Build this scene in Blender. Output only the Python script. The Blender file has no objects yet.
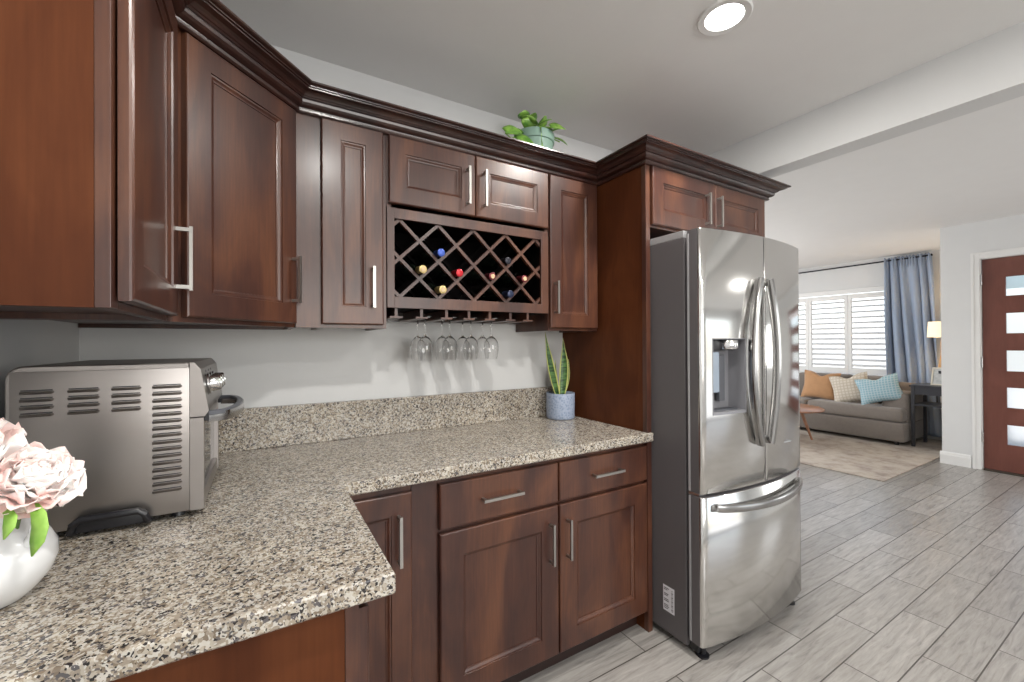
import bpy, bmesh, math, random
from mathutils import Vector, Matrix, noise
random.seed(7)
sc = bpy.context.scene
C = sc.collection
PI = math.pi

# ------------------------------------------------------------------ camera
YAW, PITCH, ROLL = (math.radians(a) for a in (30.799, 0.269, -0.309))
FPX = 419.396
cam = bpy.data.objects.new('camera', bpy.data.cameras.new('camera'))
C.objects.link(cam); sc.camera = cam
Fv = Vector((math.sin(YAW)*math.cos(PITCH), math.cos(YAW)*math.cos(PITCH), math.sin(PITCH)))
Rv = Vector((math.cos(YAW), -math.sin(YAW), 0)); Uv = Rv.cross(Fv)
R2 = Rv*math.cos(ROLL) + Uv*math.sin(ROLL); U2 = -Rv*math.sin(ROLL) + Uv*math.cos(ROLL)
cam.matrix_world = Matrix(((R2.x, U2.x, -Fv.x, 0), (R2.y, U2.y, -Fv.y, 0), (R2.z, U2.z, -Fv.z, 1.327), (0, 0, 0, 1)))
cam.data.sensor_fit = 'HORIZONTAL'; cam.data.sensor_width = 36
cam.data.lens = FPX/1024*36
cam.data.shift_y = 0
cam.data.clip_start = 0.02; cam.data.clip_end = 200

# ------------------------------------------------------------------ colour management, sky, lights
sc.view_settings.view_transform = 'Standard'; sc.view_settings.look = 'None'
sc.view_settings.gamma = 1.0; sc.view_settings.use_curve_mapping = False
sc.view_settings.exposure = 0.0
sc.cycles.use_denoising = True
sc.cycles.max_bounces = 10; sc.cycles.diffuse_bounces = 5; sc.cycles.glossy_bounces = 5
sc.cycles.transmission_bounces = 8; sc.cycles.transparent_max_bounces = 12
sc.cycles.sample_clamp_indirect = 6.0
sc.cycles.caustics_refractive = False; sc.cycles.caustics_reflective = False

world = bpy.data.worlds.new('world'); sc.world = world; world.use_nodes = True
wn = world.node_tree.nodes; wl = world.node_tree.links
sky = wn.new('ShaderNodeTexSky'); sky.sky_type = 'NISHITA'; sky.sun_disc = False
sky.sun_elevation = math.radians(42); sky.sun_rotation = math.radians(200); sky.dust_density = 2.0
wn['Background'].inputs['Strength'].default_value = 0.22
wl.new(sky.outputs[0], wn['Background'].inputs['Color'])

def area_light(name, loc, size, energy, direction, color=(1, 1, 1)):
    l = bpy.data.lights.new(name, 'AREA'); l.shape = 'RECTANGLE'
    l.size, l.size_y = size; l.energy = energy; l.color = color
    o = bpy.data.objects.new(name, l); C.objects.link(o); o.location = loc
    o.rotation_euler = Vector(direction).to_track_quat('-Z', 'Y').to_euler()
    return o
# daylight at the windows; unseen sources added for fill are marked
area_light('daylight_rear_window', (1.2, -3.02, 1.62), (2.6, 1.3), 64, (0, 1, .10), (1.0, 0.99, 0.97))
area_light('added_rear_fill', (4.75, -3.06, 1.15), (1.9, 2.0), 12, (0, 1, 0), (1.0, 0.995, 0.98))  # unseen source, added to brighten the refrigerator's reflection and the floor
area_light('added_side_fill', (6.40, -1.35, 1.45), (1.0, 1.2), 14, (-1, 0, 0), (1.0, 0.99, 0.97))  # unseen side light, added for fill and bright reflections
area_light('daylight_shutter_window', (8.12, 3.75, 1.5), (2.7, 1.3), 15, (-1, 0, 0), (1.0, 1.0, 1.0))
area_light('added_living_fill', (4.9, 5.15, 1.5), (2.4, 1.4), 100, (0, -1, 0), (1.0, 1.0, 1.0))  # unseen source, added to brighten the living room
area_light('daylight_door_lites', (6.62, 0.77, 1.15), (0.75, 1.9), 2.8, (-1, 0, -.35), (1.0, 1.0, 1.0))

sun = bpy.data.lights.new('sun', 'SUN'); sun.energy = 1.5; sun.angle = math.radians(1.0)
so = bpy.data.objects.new('sun', sun); C.objects.link(so)
so.rotation_euler = Vector((.25, -.6, -.75)).to_track_quat('-Z', 'Y').to_euler()

# ------------------------------------------------------------------ materials
def new_mat(name):
    m = bpy.data.materials.new(name); m.use_nodes = True
    return m, m.node_tree.nodes, m.node_tree.links, m.node_tree.nodes['Principled BSDF']
def simple(name, col, rough=0.5, metal=0.0, spec=0.5, coat=0.0, var=0.0, vscale=8.0, bump=0.0, bscale=60.0, sheen=0.0):
    m, n, l, b = new_mat(name)
    b.inputs['Base Color'].default_value = (*col, 1); b.inputs['Roughness'].default_value = rough
    b.inputs['Metallic'].default_value = metal; b.inputs['Specular IOR Level'].default_value = spec
    b.inputs['Coat Weight'].default_value = coat; b.inputs['Coat Roughness'].default_value = 0.12
    b.inputs['Sheen Weight'].default_value = sheen
    tc = n.new('ShaderNodeTexCoord')
    if var or not bump:
        nz = n.new('ShaderNodeTexNoise'); nz.inputs['Scale'].default_value = vscale; nz.inputs['Detail'].default_value = 4
        l.new(tc.outputs['Object'], nz.inputs['Vector'])
        mx = n.new('ShaderNodeMix'); mx.data_type = 'RGBA'; l.new(nz.outputs['Fac'], mx.inputs['Factor'])
        v = max(var, .02)
        mx.inputs['A'].default_value = (*[c*(1-v) for c in col], 1); mx.inputs['B'].default_value = (*[min(1, c*(1+v)) for c in col], 1)
        l.new(mx.outputs['Result'], b.inputs['Base Color'])
    if bump:
        nb = n.new('ShaderNodeTexNoise'); nb.inputs['Scale'].default_value = bscale; nb.inputs['Detail'].default_value = 5
        l.new(tc.outputs['Object'], nb.inputs['Vector'])
        bp = n.new('ShaderNodeBump'); bp.inputs['Strength'].default_value = bump; bp.inputs['Distance'].default_value = 0.002
        l.new(nb.outputs['Fac'], bp.inputs['Height']); l.new(bp.outputs['Normal'], b.inputs['Normal'])
    return m
def ramp(n, stops, constant=False):
    r = n.new('ShaderNodeValToRGB'); r.color_ramp.interpolation = 'CONSTANT' if constant else 'LINEAR'
    e = r.color_ramp.elements
    while len(e) < len(stops): e.new(0.5)
    for el, (p, c) in zip(e, stops): el.position = p; el.color = (*c, 1)
    return r
def wood(name, c_dark, c_mid, c_light, rough=0.33, coat=0.35):
    m, n, l, b = new_mat(name)
    tc = n.new('ShaderNodeTexCoord')
    mp = n.new('ShaderNodeMapping'); mp.inputs['Scale'].default_value = (5, 5, 1.6); l.new(tc.outputs['Object'], mp.inputs['Vector'])
    n1 = n.new('ShaderNodeTexNoise'); n1.inputs['Scale'].default_value = 1.2; n1.inputs['Detail'].default_value = 5; n1.inputs['Distortion'].default_value = 1.0
    l.new(mp.outputs[0], n1.inputs['Vector'])
    mp2 = n.new('ShaderNodeMapping'); mp2.inputs['Scale'].default_value = (90, 90, 5); l.new(tc.outputs['Object'], mp2.inputs['Vector'])
    n2 = n.new('ShaderNodeTexNoise'); n2.inputs['Scale'].default_value = 1.5; n2.inputs['Detail'].default_value = 4; l.new(mp2.outputs[0], n2.inputs['Vector'])
    mm = n.new('ShaderNodeMath'); mm.operation = 'MULTIPLY_ADD'; mm.inputs[1].default_value = 0.22; l.new(n2.outputs['Fac'], mm.inputs[0])
    ms = n.new('ShaderNodeMath'); ms.operation = 'MULTIPLY'; ms.inputs[1].default_value = 0.82; l.new(n1.outputs['Fac'], ms.inputs[0]); l.new(ms.outputs[0], mm.inputs[2])
    r = ramp(n, [(0.32, c_dark), (0.5, c_mid), (0.7, c_light)]); l.new(mm.outputs[0], r.inputs[0])
    l.new(r.outputs[0], b.inputs['Base Color'])
    b.inputs['Roughness'].default_value = rough; b.inputs['Coat Weight'].default_value = coat; b.inputs['Coat Roughness'].default_value = 0.22
    return m
def granite(name):
    m, n, l, b = new_mat(name)
    tc = n.new('ShaderNodeTexCoord')
    wz = n.new('ShaderNodeTexNoise'); wz.inputs['Scale'].default_value = 60; wz.inputs['Detail'].default_value = 3
    l.new(tc.outputs['Object'], wz.inputs['Vector'])
    va = n.new('ShaderNodeVectorMath'); va.operation = 'MULTIPLY_ADD'; va.inputs[1].default_value = (.008, .008, .008)
    l.new(wz.outputs['Color'], va.inputs[0]); l.new(tc.outputs['Object'], va.inputs[2])
    v1 = n.new('ShaderNodeTexVoronoi'); v1.inputs['Scale'].default_value = 155; l.new(va.outputs[0], v1.inputs['Vector'])
    s1 = n.new('ShaderNodeSeparateColor'); l.new(v1.outputs['Color'], s1.inputs[0])
    r1 = ramp(n, [(0, (.045, .040, .042)), (.07, (.16, .15, .155)), (.15, (.30, .24, .18)), (.30, (.45, .385, .31)), (.52, (.62, .56, .47)), (.78, (.76, .72, .65))], True)
    l.new(s1.outputs[0], r1.inputs[0])
    v2 = n.new('ShaderNodeTexVoronoi'); v2.inputs['Scale'].default_value = 330; l.new(va.outputs[0], v2.inputs['Vector'])
    s2 = n.new('ShaderNodeSeparateColor'); l.new(v2.outputs['Color'], s2.inputs[0])
    r2 = ramp(n, [(0, (.04, .035, .035)), (.17, (.20, .18, .17)), (.36, (.47, .40, .31)), (.66, (.78, .75, .69))], True)
    l.new(s2.outputs[1], r2.inputs[0])
    lt = n.new('ShaderNodeMath'); lt.operation = 'LESS_THAN'; lt.inputs[1].default_value = .36; l.new(s2.outputs[0], lt.inputs[0])
    mx = n.new('ShaderNodeMix'); mx.data_type = 'RGBA'; l.new(lt.outputs[0], mx.inputs['Factor'])
    l.new(r1.outputs[0], mx.inputs['A']); l.new(r2.outputs[0], mx.inputs['B'])
    n3 = n.new('ShaderNodeTexNoise'); n3.inputs['Scale'].default_value = 18; n3.inputs['Detail'].default_value = 4; l.new(tc.outputs['Object'], n3.inputs['Vector'])
    r3 = ramp(n, [(.3, (.58, .575, .575)), (.7, (.76, .745, .72))]); l.new(n3.outputs['Fac'], r3.inputs[0])
    m2 = n.new('ShaderNodeMix'); m2.data_type = 'RGBA'; m2.blend_type = 'MULTIPLY'; m2.inputs['Factor'].default_value = 1
    l.new(mx.outputs['Result'], m2.inputs['A']); l.new(r3.outputs[0], m2.inputs['B']); l.new(m2.outputs['Result'], b.inputs['Base Color'])
    b.inputs['Roughness'].default_value = 0.22
    return m
def floor_tile(name):
    m, n, l, b = new_mat(name)
    tc = n.new('ShaderNodeTexCoord')
    mp = n.new('ShaderNodeMapping'); mp.inputs['Location'].default_value = (-.435, -.022, 0); l.new(tc.outputs['Object'], mp.inputs['Vector'])
    br = n.new('ShaderNodeTexBrick'); br.inputs['Scale'].default_value = 1.0; br.offset = .5; br.offset_frequency = 2
    br.inputs['Brick Width'].default_value = .65; br.inputs['Row Height'].default_value = .155
    br.inputs['Mortar Size'].default_value = .0028; br.inputs['Mortar Smooth'].default_value = .2
    br.inputs['Color1'].default_value = (.30, .283, .263, 1); br.inputs['Color2'].default_value = (.395, .374, .35, 1); br.inputs['Mortar'].default_value = (.085, .075, .065, 1)
    l.new(mp.outputs[0], br.inputs['Vector'])
    # grain inside each plank, running with its length
    sep = n.new('ShaderNodeSeparateColor'); l.new(br.outputs['Color'], sep.inputs[0])
    off = n.new('ShaderNodeVectorMath'); off.operation = 'MULTIPLY_ADD'; off.inputs[1].default_value = (37, 91, 0)
    l.new(br.outputs['Color'], off.inputs[0]); l.new(tc.outputs['Object'], off.inputs[2])
    mg = n.new('ShaderNodeMapping'); mg.inputs['Scale'].default_value = (4.5, 46, 1); l.new(off.outputs[0], mg.inputs['Vector'])
    g = n.new('ShaderNodeTexNoise'); g.inputs['Scale'].default_value = 1.3; g.inputs['Detail'].default_value = 8; g.inputs['Roughness'].default_value = .65; g.inputs['Distortion'].default_value = .7
    l.new(mg.outputs[0], g.inputs['Vector'])
    r = ramp(n, [(.30, (.60, .60, .60)), (.45, (.90, .895, .89)), (.55, (1.02, 1.02, 1.02)), (.72, (1.25, 1.25, 1.25))]); l.new(g.outputs['Fac'], r.inputs[0])
    mx = n.new('ShaderNodeMix'); mx.data_type = 'RGBA'; mx.blend_type = 'MULTIPLY'; mx.inputs['Factor'].default_value = 1
    l.new(br.outputs['Color'], mx.inputs['A']); l.new(r.outputs[0], mx.inputs['B']); l.new(mx.outputs['Result'], b.inputs['Base Color'])
    bp = n.new('ShaderNodeBump'); bp.inputs['Strength'].default_value = .25; bp.inputs['Distance'].default_value = .003
    inv = n.new('ShaderNodeMath'); inv.operation = 'SUBTRACT'; inv.inputs[0].default_value = 1; l.new(br.outputs['Fac'], inv.inputs[1])
    ad = n.new('ShaderNodeMath'); ad.operation = 'MULTIPLY_ADD'; ad.inputs[1].default_value = .25; l.new(g.outputs['Fac'], ad.inputs[0]); l.new(inv.outputs[0], ad.inputs[2])
    l.new(ad.outputs[0], bp.inputs['Height']); l.new(bp.outputs['Normal'], b.inputs['Normal'])
    b.inputs['Roughness'].default_value = .30; b.inputs['Specular IOR Level'].default_value = .5
    return m
def steel(name, col, rough, axis='x', strength=.05, vary=.04):
    m, n, l, b = new_mat(name)
    b.inputs['Metallic'].default_value = 1; b.inputs['Base Color'].default_value = (*col, 1)
    tc = n.new('ShaderNodeTexCoord'); mp = n.new('ShaderNodeMapping')
    mp.inputs['Scale'].default_value = (2, 2, 400) if axis == 'x' else (300, 300, 2)
    l.new(tc.outputs['Object'], mp.inputs['Vector'])
    nz = n.new('ShaderNodeTexNoise'); nz.inputs['Scale'].default_value = 1; nz.inputs['Detail'].default_value = 3; l.new(mp.outputs[0], nz.inputs['Vector'])
    mr = n.new('ShaderNodeMapRange'); mr.inputs['To Min'].default_value = rough-vary; mr.inputs['To Max'].default_value = rough+vary
    l.new(nz.outputs['Fac'], mr.inputs['Value']); l.new(mr.outputs[0], b.inputs['Roughness'])
    bp = n.new('ShaderNodeBump'); bp.inputs['Strength'].default_value = strength; bp.inputs['Distance'].default_value = .001
    l.new(nz.outputs['Fac'], bp.inputs['Height']); l.new(bp.outputs['Normal'], b.inputs['Normal'])
    return m
def glass(name, col=(1, 1, 1), rough=0.0, ior=1.45):
    m, n, l, b = new_mat(name)
    b.inputs['Base Color'].default_value = (*col, 1); b.inputs['Transmission Weight'].default_value = 1
    b.inputs['Roughness'].default_value = rough; b.inputs['IOR'].default_value = ior
    return m

M = {}
M['wood'] = wood('cherry_wood', (.030, .0105, .0080), (.058, .0205, .0130), (.120, .045, .022), .36, .22)
M['wood_crown'] = wood('dark_glazed_cherry', (.014, .0055, .0045), (.027, .010, .008), (.050, .019, .013), .28, .5)
M['wood_side'] = wood('cherry_side_panel', (.060, .0165, .0060), (.082, .0235, .0082), (.115, .036, .0125), .5, .0)
M['wood_side'].node_tree.nodes['Principled BSDF'].inputs['Specular IOR Level'].default_value = .15
M['wood_dark'] = wood('dark_cherry_wood', (.014, .006, .005), (.022, .009, .007), (.032, .013, .010), .3, .4)
M['wood_inner_shade'] = simple('shaded_interior', (.003, .002, .002), .8, spec=.1)  # near-black colour stands in for the shade inside the wine rack
M['door_wood'] = wood('door_wood_with_glare', (.12, .04, .03), (.155, .053, .038), (.19, .068, .05), .35, .2)  # wood lightened, so glare and haze are part of its colour
M['nickel'] = simple('brushed_nickel', (.44, .425, .40), .33, 1.0)
M['granite'] = granite('speckled_granite')
M['floor'] = floor_tile('wood_look_tile')
M['wall'] = simple('pale_grey_paint', (.68, .685, .685), .75, bump=.12, bscale=90, var=.015)
M['ceiling'] = simple('ceiling_paint', (.82, .815, .805), .85, bump=.2, bscale=70, var=.01)
M['trim'] = simple('white_trim_paint', (.78, .78, .77), .35)
M['steel'] = steel('stainless_front', (.74, .735, .72), .13, 'z', .010, .02)
M['steel_handle'] = steel('stainless_handle', (.40, .395, .39), .20, 'z', .02, .03)
M['steel_toaster'] = steel('toaster_steel', (.34, .315, .30), .36, 'x', .05, .04)
M['fridge_side'] = simple('fridge_grey_side', (.105, .097, .100), .42, bump=.1, bscale=300, var=.02)
M['fridge_trim'] = simple('fridge_grey_trim', (.42, .42, .43), .35, .3)
M['black'] = simple('black_plastic', (.012, .012, .015), .35)
M['dark_grey'] = simple('dark_grey_plastic', (.10, .105, .12), .35)
M['grey_plastic'] = simple('grey_plastic', (.27, .27, .29), .35, .3)
M['chrome'] = simple('chrome', (.75, .75, .75), .12, 1.0)
M['white_label'] = simple('white_sticker', (.72, .72, .76), .5)
M['ceramic'] = simple('white_ceramic', (.78, .79, .80), .12, coat=.6)
M['glass'] = glass('clear_glass')
M['window_glass'] = glass('window_glass', (.98, .99, 1), 0.0, 1.1)
M['frosted'] = glass('frosted_glass', (.9, .92, .93), .45, 1.2)
M['bottle_glass'] = simple('dark_bottle_glass', (.005, .007, .005), .12, coat=.3)

# ------------------------------------------------------------------ mesh helpers
ORI = {}
def tag(o, label=None, cat=None, group=None, kind=None):
    if label: o['label'] = label
    if cat: o['category'] = cat
    if group: o['group'] = group
    if kind: o['kind'] = kind
    return o
def thing(name, label, cat, loc, group=None):
    o = bpy.data.objects.new(name, None); C.objects.link(o); o.location = loc
    o.empty_display_size = .05; ORI[o] = Vector(loc)
    return tag(o, label, cat, group)
def obj(name, bm, mats, parent=None, smooth=False, angle=40):
    """link a bmesh given in world coordinates as one mesh object"""
    if not isinstance(mats, (list, tuple)): mats = [mats]
    bmesh.ops.recalc_face_normals(bm, faces=bm.faces)
    off = ORI.get(parent, Vector((0, 0, 0)))
    if parent is not None:
        for v in bm.verts: v.co -= off
    me = bpy.data.meshes.new(name)
    if smooth:
        for f in bm.faces: f.smooth = True
        for e in bm.edges:
            if len(e.link_faces) == 2 and e.calc_face_angle(0) > math.radians(angle): e.smooth = False
    bm.to_mesh(me); bm.free()
    for m in mats: me.materials.append(M[m] if isinstance(m, str) else m)
    o = bpy.data.objects.new(name, me); C.objects.link(o)
    if parent is not None: o.parent = parent; ORI[o] = off
    return o
def struct(name, bm, mats, parent=None, smooth=False):
    o = obj(name, bm, mats, parent, smooth)
    if parent is None: o['kind'] = 'structure'
    return o
def NB(): return bmesh.new()
def box(bm, x0, x1, y0, y1, z0, z1, bev=0, mi=0, mat=None):
    vs = [bm.verts.new((x, y, z)) for x in (x0, x1) for y in (y0, y1) for z in (z0, z1)]
    q = [(0, 1, 3, 2), (4, 6, 7, 5), (0, 4, 5, 1), (2, 3, 7, 6), (0, 2, 6, 4), (1, 5, 7, 3)]
    fs = [bm.faces.new([vs[i] for i in f]) for f in q]
    for f in fs: f.material_index = mi
    if mat is not None: bmesh.ops.transform(bm, matrix=mat, verts=vs)
    if bev:
        es = list({e for f in fs for e in f.edges})
        r = bmesh.ops.bevel(bm, geom=es, offset=bev, segments=2, affect='EDGES', profile=.6)
        for f in r['faces']: f.material_index = mi
    return bm
def loft(bm, rings, closed=True, cap0=True, cap1=True, mi=0):
    """rings: list of equal-length lists of points"""
    vr = [[bm.verts.new(p) for p in r] for r in rings]
    k = len(vr[0])
    for a, b in zip(vr, vr[1:]):
        for i in range(k if closed else k-1):
            f = bm.faces.new((a[i], a[(i+1) % k], b[(i+1) % k], b[i])); f.material_index = mi
    if cap0 and closed: bm.faces.new(vr[0][::-1]).material_index = mi
    if cap1 and closed: bm.faces.new(vr[-1]).material_index = mi
    return vr
def lathe(bm, prof, cx, cy, z0=0, seg=32, mi=0, sx=1, sy=1):
    """prof: (radius, z) list"""
    rings = [[(cx+max(r, 1e-4)*sx*math.cos(2*PI*i/seg), cy+max(r, 1e-4)*sy*math.sin(2*PI*i/seg), z0+z) for i in range(seg)] for r, z in prof]
    return loft(bm, rings, True, True, True, mi)
def tube(bm, pts, rad, seg=10, flat=None, mi=0, cap=True):
    """round or rectangular bar swept along pts; rad a number or a list; flat=(w, t, up) makes it rectangular"""
    pts = [Vector(p) for p in pts]; rings = []
    up0 = Vector(flat[2]) if flat else None
    for i, p in enumerate(pts):
        t = (pts[min(i+1, len(pts)-1)] - pts[max(i-1, 0)]).normalized()
        if flat:
            a = up0 - t*up0.dot(t); a.normalize(); b = t.cross(a)
            w, h = flat[0]/2, flat[1]/2
            rings.append([p+a*h+b*w*.7, p+a*h*.7+b*w, p-a*h*.7+b*w, p-a*h+b*w*.7, p-a*h-b*w*.7, p-a*h*.7-b*w, p+a*h*.7-b*w, p+a*h-b*w*.7])
        else:
            ref = Vector((0, 0, 1)) if abs(t.z) < .95 else Vector((0, 1, 0))
            a = t.cross(ref).normalized(); b = t.cross(a)
            r = rad[i] if isinstance(rad, (list, tuple)) else rad
            rings.append([p+(a*math.cos(2*PI*k/seg)+b*math.sin(2*PI*k/seg))*r for k in range(seg)])
    return loft(bm, rings, True, cap, cap, mi)
def prism(bm, poly, z0, z1, mi=0):
    loft(bm, [[(x, y, z0) for x, y in poly], [(x, y, z1) for x, y in poly]], mi=mi)
    return bm

# ------------------------------------------------------------------ dimensions (metres)
W, XL, CEIL = 1.965, -.53, 2.55
BX0, BX1, BZ = 2.51, 2.645, 2.315
YR = -3.1
EX = 6.35          # wall with the entry door
WX = 7.80          # wall with the shuttered window

# ------------------------------------------------------------------ the setting
b = NB(); box(b, XL-.15, 8.2, YR-.15, 5.4, -.12, 0); struct('floor', b, 'floor')
b = NB(); box(b, XL-.15, BX0, YR-.15, W+.15, CEIL, CEIL+.12); struct('ceiling', b, 'ceiling')
b = NB(); box(b, BX1, 8.2, YR-.15, 5.4, CEIL, CEIL+.12); box(b, BX0, BX1, YR-.15, W+.15, CEIL, CEIL+.12); struct('ceiling', b, 'ceiling')
b = NB(); box(b, BX0, BX1, YR, W, BZ, CEIL); tag(obj('trim_1', b, 'wall'), kind='structure')
b = NB(); box(b, XL-.15, BX1, W, W+.15, 0, CEIL); struct('wall_back', b, 'wall')
b = NB(); box(b, XL-.15, XL, YR-.15, W, 0, CEIL); struct('wall_left', b, 'wall')
# rear wall with a wide window opening behind the camera
b = NB()
box(b, XL, -.15, YR-.15, YR, 0, CEIL); box(b, 2.55, 3.75, YR-.15, YR, 0, CEIL); box(b, 5.75, EX, YR-.15, YR, 0, CEIL); box(b, 3.75, 5.75, YR-.15, YR, 2.18, CEIL)
box(b, -.15, 2.55, YR-.15, YR, 0, .92); box(b, -.15, 2.55, YR-.15, YR, 2.32, CEIL); struct('wall_rear', b, 'wall')
# living room walls
b = NB(); box(b, BX1-.12, BX1, W+.15, 5.2, 0, CEIL); struct('wall_living_left', b, 'wall')
b = NB(); box(b, BX1-.12, 3.6, 5.2, 5.35, 0, CEIL); box(b, 6.2, WX, 5.2, 5.35, 0, CEIL); box(b, 3.6, 6.2, 5.2, 5.35, 0, .75); box(b, 3.6, 6.2, 5.2, 5.35, 2.2, CEIL); struct('wall_living_back', b, 'wall')
SY0, SY1, SZ0, SZ1 = 2.385, 5.05, .80, 2.08
b = NB(); box(b, WX, WX+.2, 1.41, SY0, 0, CEIL); box(b, WX, WX+.2, SY1, 5.2, 0, CEIL); box(b, WX, WX+.2, SY0, SY1, 0, SZ0); box(b, WX, WX+.2, SY0, SY1, SZ1, CEIL)
struct('wall_window', b, 'wall')
DY0, DY1, DZ = .31, 1.225, 2.155
b = NB(); box(b, EX, EX+.14, DY1+.02, 1.53, 0, CEIL); box(b, EX, EX+.14, DY0-.02, DY1+.02, DZ+.02, CEIL)
box(b, EX, EX+.14, -.8, DY0-.02, 0, CEIL); box(b, EX, EX+.14, -1.9, -.8, 0, .8); box(b, EX, EX+.14, -1.9, -.8, 2.1, CEIL); box(b, EX, EX+.14, YR, -1.9, 0, CEIL)
struct('wall_entry', b, 'wall')
b = NB(); box(b, EX+.14, WX, 1.41, 1.53, 0, CEIL); struct('wall_return', b, 'wall')

def baseboard(name, poly_a, poly_b, nrm):
    """profiled board from a to b, standing out along nrm"""
    prof = [(0, 0), (.016, 0), (.016, .095), (.012, .105), (.012, .118), (.004, .13), (0, .13)]
    bm = NB(); A, B, N = Vector((*poly_a, 0)), Vector((*poly_b, 0)), Vector((*nrm, 0))
    loft(bm, [[P + N*d + Vector((0, 0, z)) for d, z in prof] for P in (A, B)])
    struct(name, bm, 'trim')
baseboard('baseboard_entry', (EX, DY1+.085), (EX, 1.5455), (-1, 0))
baseboard('baseboard_return', (EX+.0005, 1.53), (WX, 1.53), (0, 1))
baseboard('baseboard_entry_right', (EX, YR), (EX, DY0-.085), (-1, 0))
baseboard('baseboard_window', (WX, 1.53), (WX, 5.2), (-1, 0))
baseboard('baseboard_living_left', (BX1, 5.2), (BX1, W+.15), (1, 0))

# entry door: leaf with five glass lites, casing and hinges
t = thing('door_1', None, None, (EX, .77, 0)); t['kind'] = 'structure'
lx0, lx1 = EX+.012, EX+.056
LT = [(1.766, 1.965), (1.393, 1.602), (1.016, 1.229), (.653, .861), (.285, .489)]
LY0, LY1 = .46, 1.070
bm = NB(); box(bm, lx0, lx1, LY1, DY1, .02, DZ); box(bm, lx0, lx1, DY0, LY0, .02, DZ)
zs = [.02] + [z for p in reversed(LT) for z in p] + [DZ]
for i in range(0, len(zs), 2): box(bm, lx0, lx1, LY0, LY1, zs[i], zs[i+1])
leaf = obj('door_leaf', bm, 'door_wood', t)
bm = NB()
for z0, z1 in LT: box(bm, lx0+.016, lx0+.024, LY0, LY1, z0, z1)
obj('door_glass', bm, 'frosted', t)
for z0, z1 in LT:
    bm = NB()
    for (a0, a1, c0, c1) in ((LY0-.006, LY1+.006, z1-.004, z1+.006), (LY0-.006, LY1+.006, z0-.006, z0+.004), (LY0-.006, LY0+.004, z0, z1), (LY1-.004, LY1+.006, z0, z1)):
        box(bm, lx0-.003, lx0+.016, a0, a1, c0, c1)
    obj('lite_moulding', bm, 'door_wood', t)
for z in (1.90, 1.05, .29):
    bm = NB(); box(bm, EX-.004, EX+.012, DY1-.004, DY1+.012, z, z+.10); tube(bm, [(EX-.006, DY1+.002, z-.004), (EX-.006, DY1+.002, z+.104)], .007)
    obj('hinge', bm, 'chrome', t)
bm = NB(); lathe(bm, [(.0, 0), (.03, 0), (.03, .008), (.012, .01), (.012, .03), (.028, .04), (.03, .055), (.018, .068), (0, .07)], 0, 0, 0, 20)
bmesh.ops.transform(bm, matrix=Matrix.Translation((lx0, .385, .98)) @ Matrix.Rotation(-PI/2, 4, 'Y'), verts=bm.verts); obj('door_knob', bm, 'nickel', t, True)
def casing(bm, y0, y1, z0, z1):
    box(bm, EX-.014, EX, y0, y1, z0, z1, .003)
b = NB(); casing(b, DY1+.012, DY1+.075, 0, DZ+.075); casing(b, DY0-.075, DY0-.012, 0, DZ+.075); casing(b, DY0-.012, DY1+.012, DZ+.012, DZ+.075)
box(b, EX-.019, EX-.013, DY1+.055, DY1+.075, 0, DZ+.075); box(b, EX-.019, EX-.013, DY0-.012, DY1+.055, DZ+.055, DZ+.075)
box(b, EX, EX+.14, DY1+.004, DY1+.02, 0, DZ+.02); box(b, EX, EX+.14, DY0-.02, DY0-.004, 0, DZ+.02); box(b, EX, EX+.14, DY0-.004, DY1+.004, DZ+.004, DZ+.02)
struct('trim_2', b, 'trim')
b = NB(); box(b, EX-.02, EX+.14, DY0, DY1, 0, .018, .004); struct('trim_3', b, simple('bronze_threshold', (.09, .075, .06), .4, .6))

# shuttered window of the living room
t = thing('window_1', None, None, (WX, 3.7, SZ0)); t['kind'] = 'structure'
bm = NB(); fy0, fy1 = SY0-.05, SY1+.05
box(bm, WX-.025, WX+.02, fy0, fy1, SZ1-.02, SZ1+.05, .004); box(bm, WX-.025, WX+.02, fy0, fy1, SZ0-.05, SZ0+.02, .004)
box(bm, WX-.025, WX+.02, fy0, SY0+.02, SZ0+.02, SZ1-.02, .004); box(bm, WX-.025, WX+.02, SY1-.02, fy1, SZ0+.02, SZ1-.02, .004)
obj('window_frame', bm, 'trim', t)
pan = [(2.408, 2.909), (2.912, 3.455), (3.458, 3.99), (3.993, 4.52), (4.523, 5.027)]
for y0, y1 in pan:
    bm = NB(); st = .046
    box(bm, WX-.02, WX+.012, y0, y0+st, SZ0+.03, SZ1-.03, .003); box(bm, WX-.02, WX+.012, y1-st, y1, SZ0+.03, SZ1-.03, .003)
    box(bm, WX-.02, WX+.012, y0+st, y1-st, SZ1-.105, SZ1-.03, .003); box(bm, WX-.02, WX+.012, y0+st, y1-st, SZ0+.03, SZ0+.115, .003)
    pn = obj('shutter_panel', bm, 'trim', t)
    bm = NB(); z = SZ0+.15
    nl = 13; pitch = (SZ1-.105-SZ0-.115)/nl
    for k in range(nl):
        zc = SZ0+.115+pitch*(k+.5)
        box(bm, -.036, .036, y0+st+.002, y1-st-.002, -.006, .006, .003, 0, Matrix.Translation((WX-.004, 0, zc)) @ Matrix.Rotation(math.radians(-20), 4, 'Y'))
    obj('louvres', bm, 'trim', pn)
bm = NB(); box(bm, WX+.12, WX+.126, SY0, SY1, SZ0, SZ1); obj('window_pane', bm, 'window_glass', t)

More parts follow.
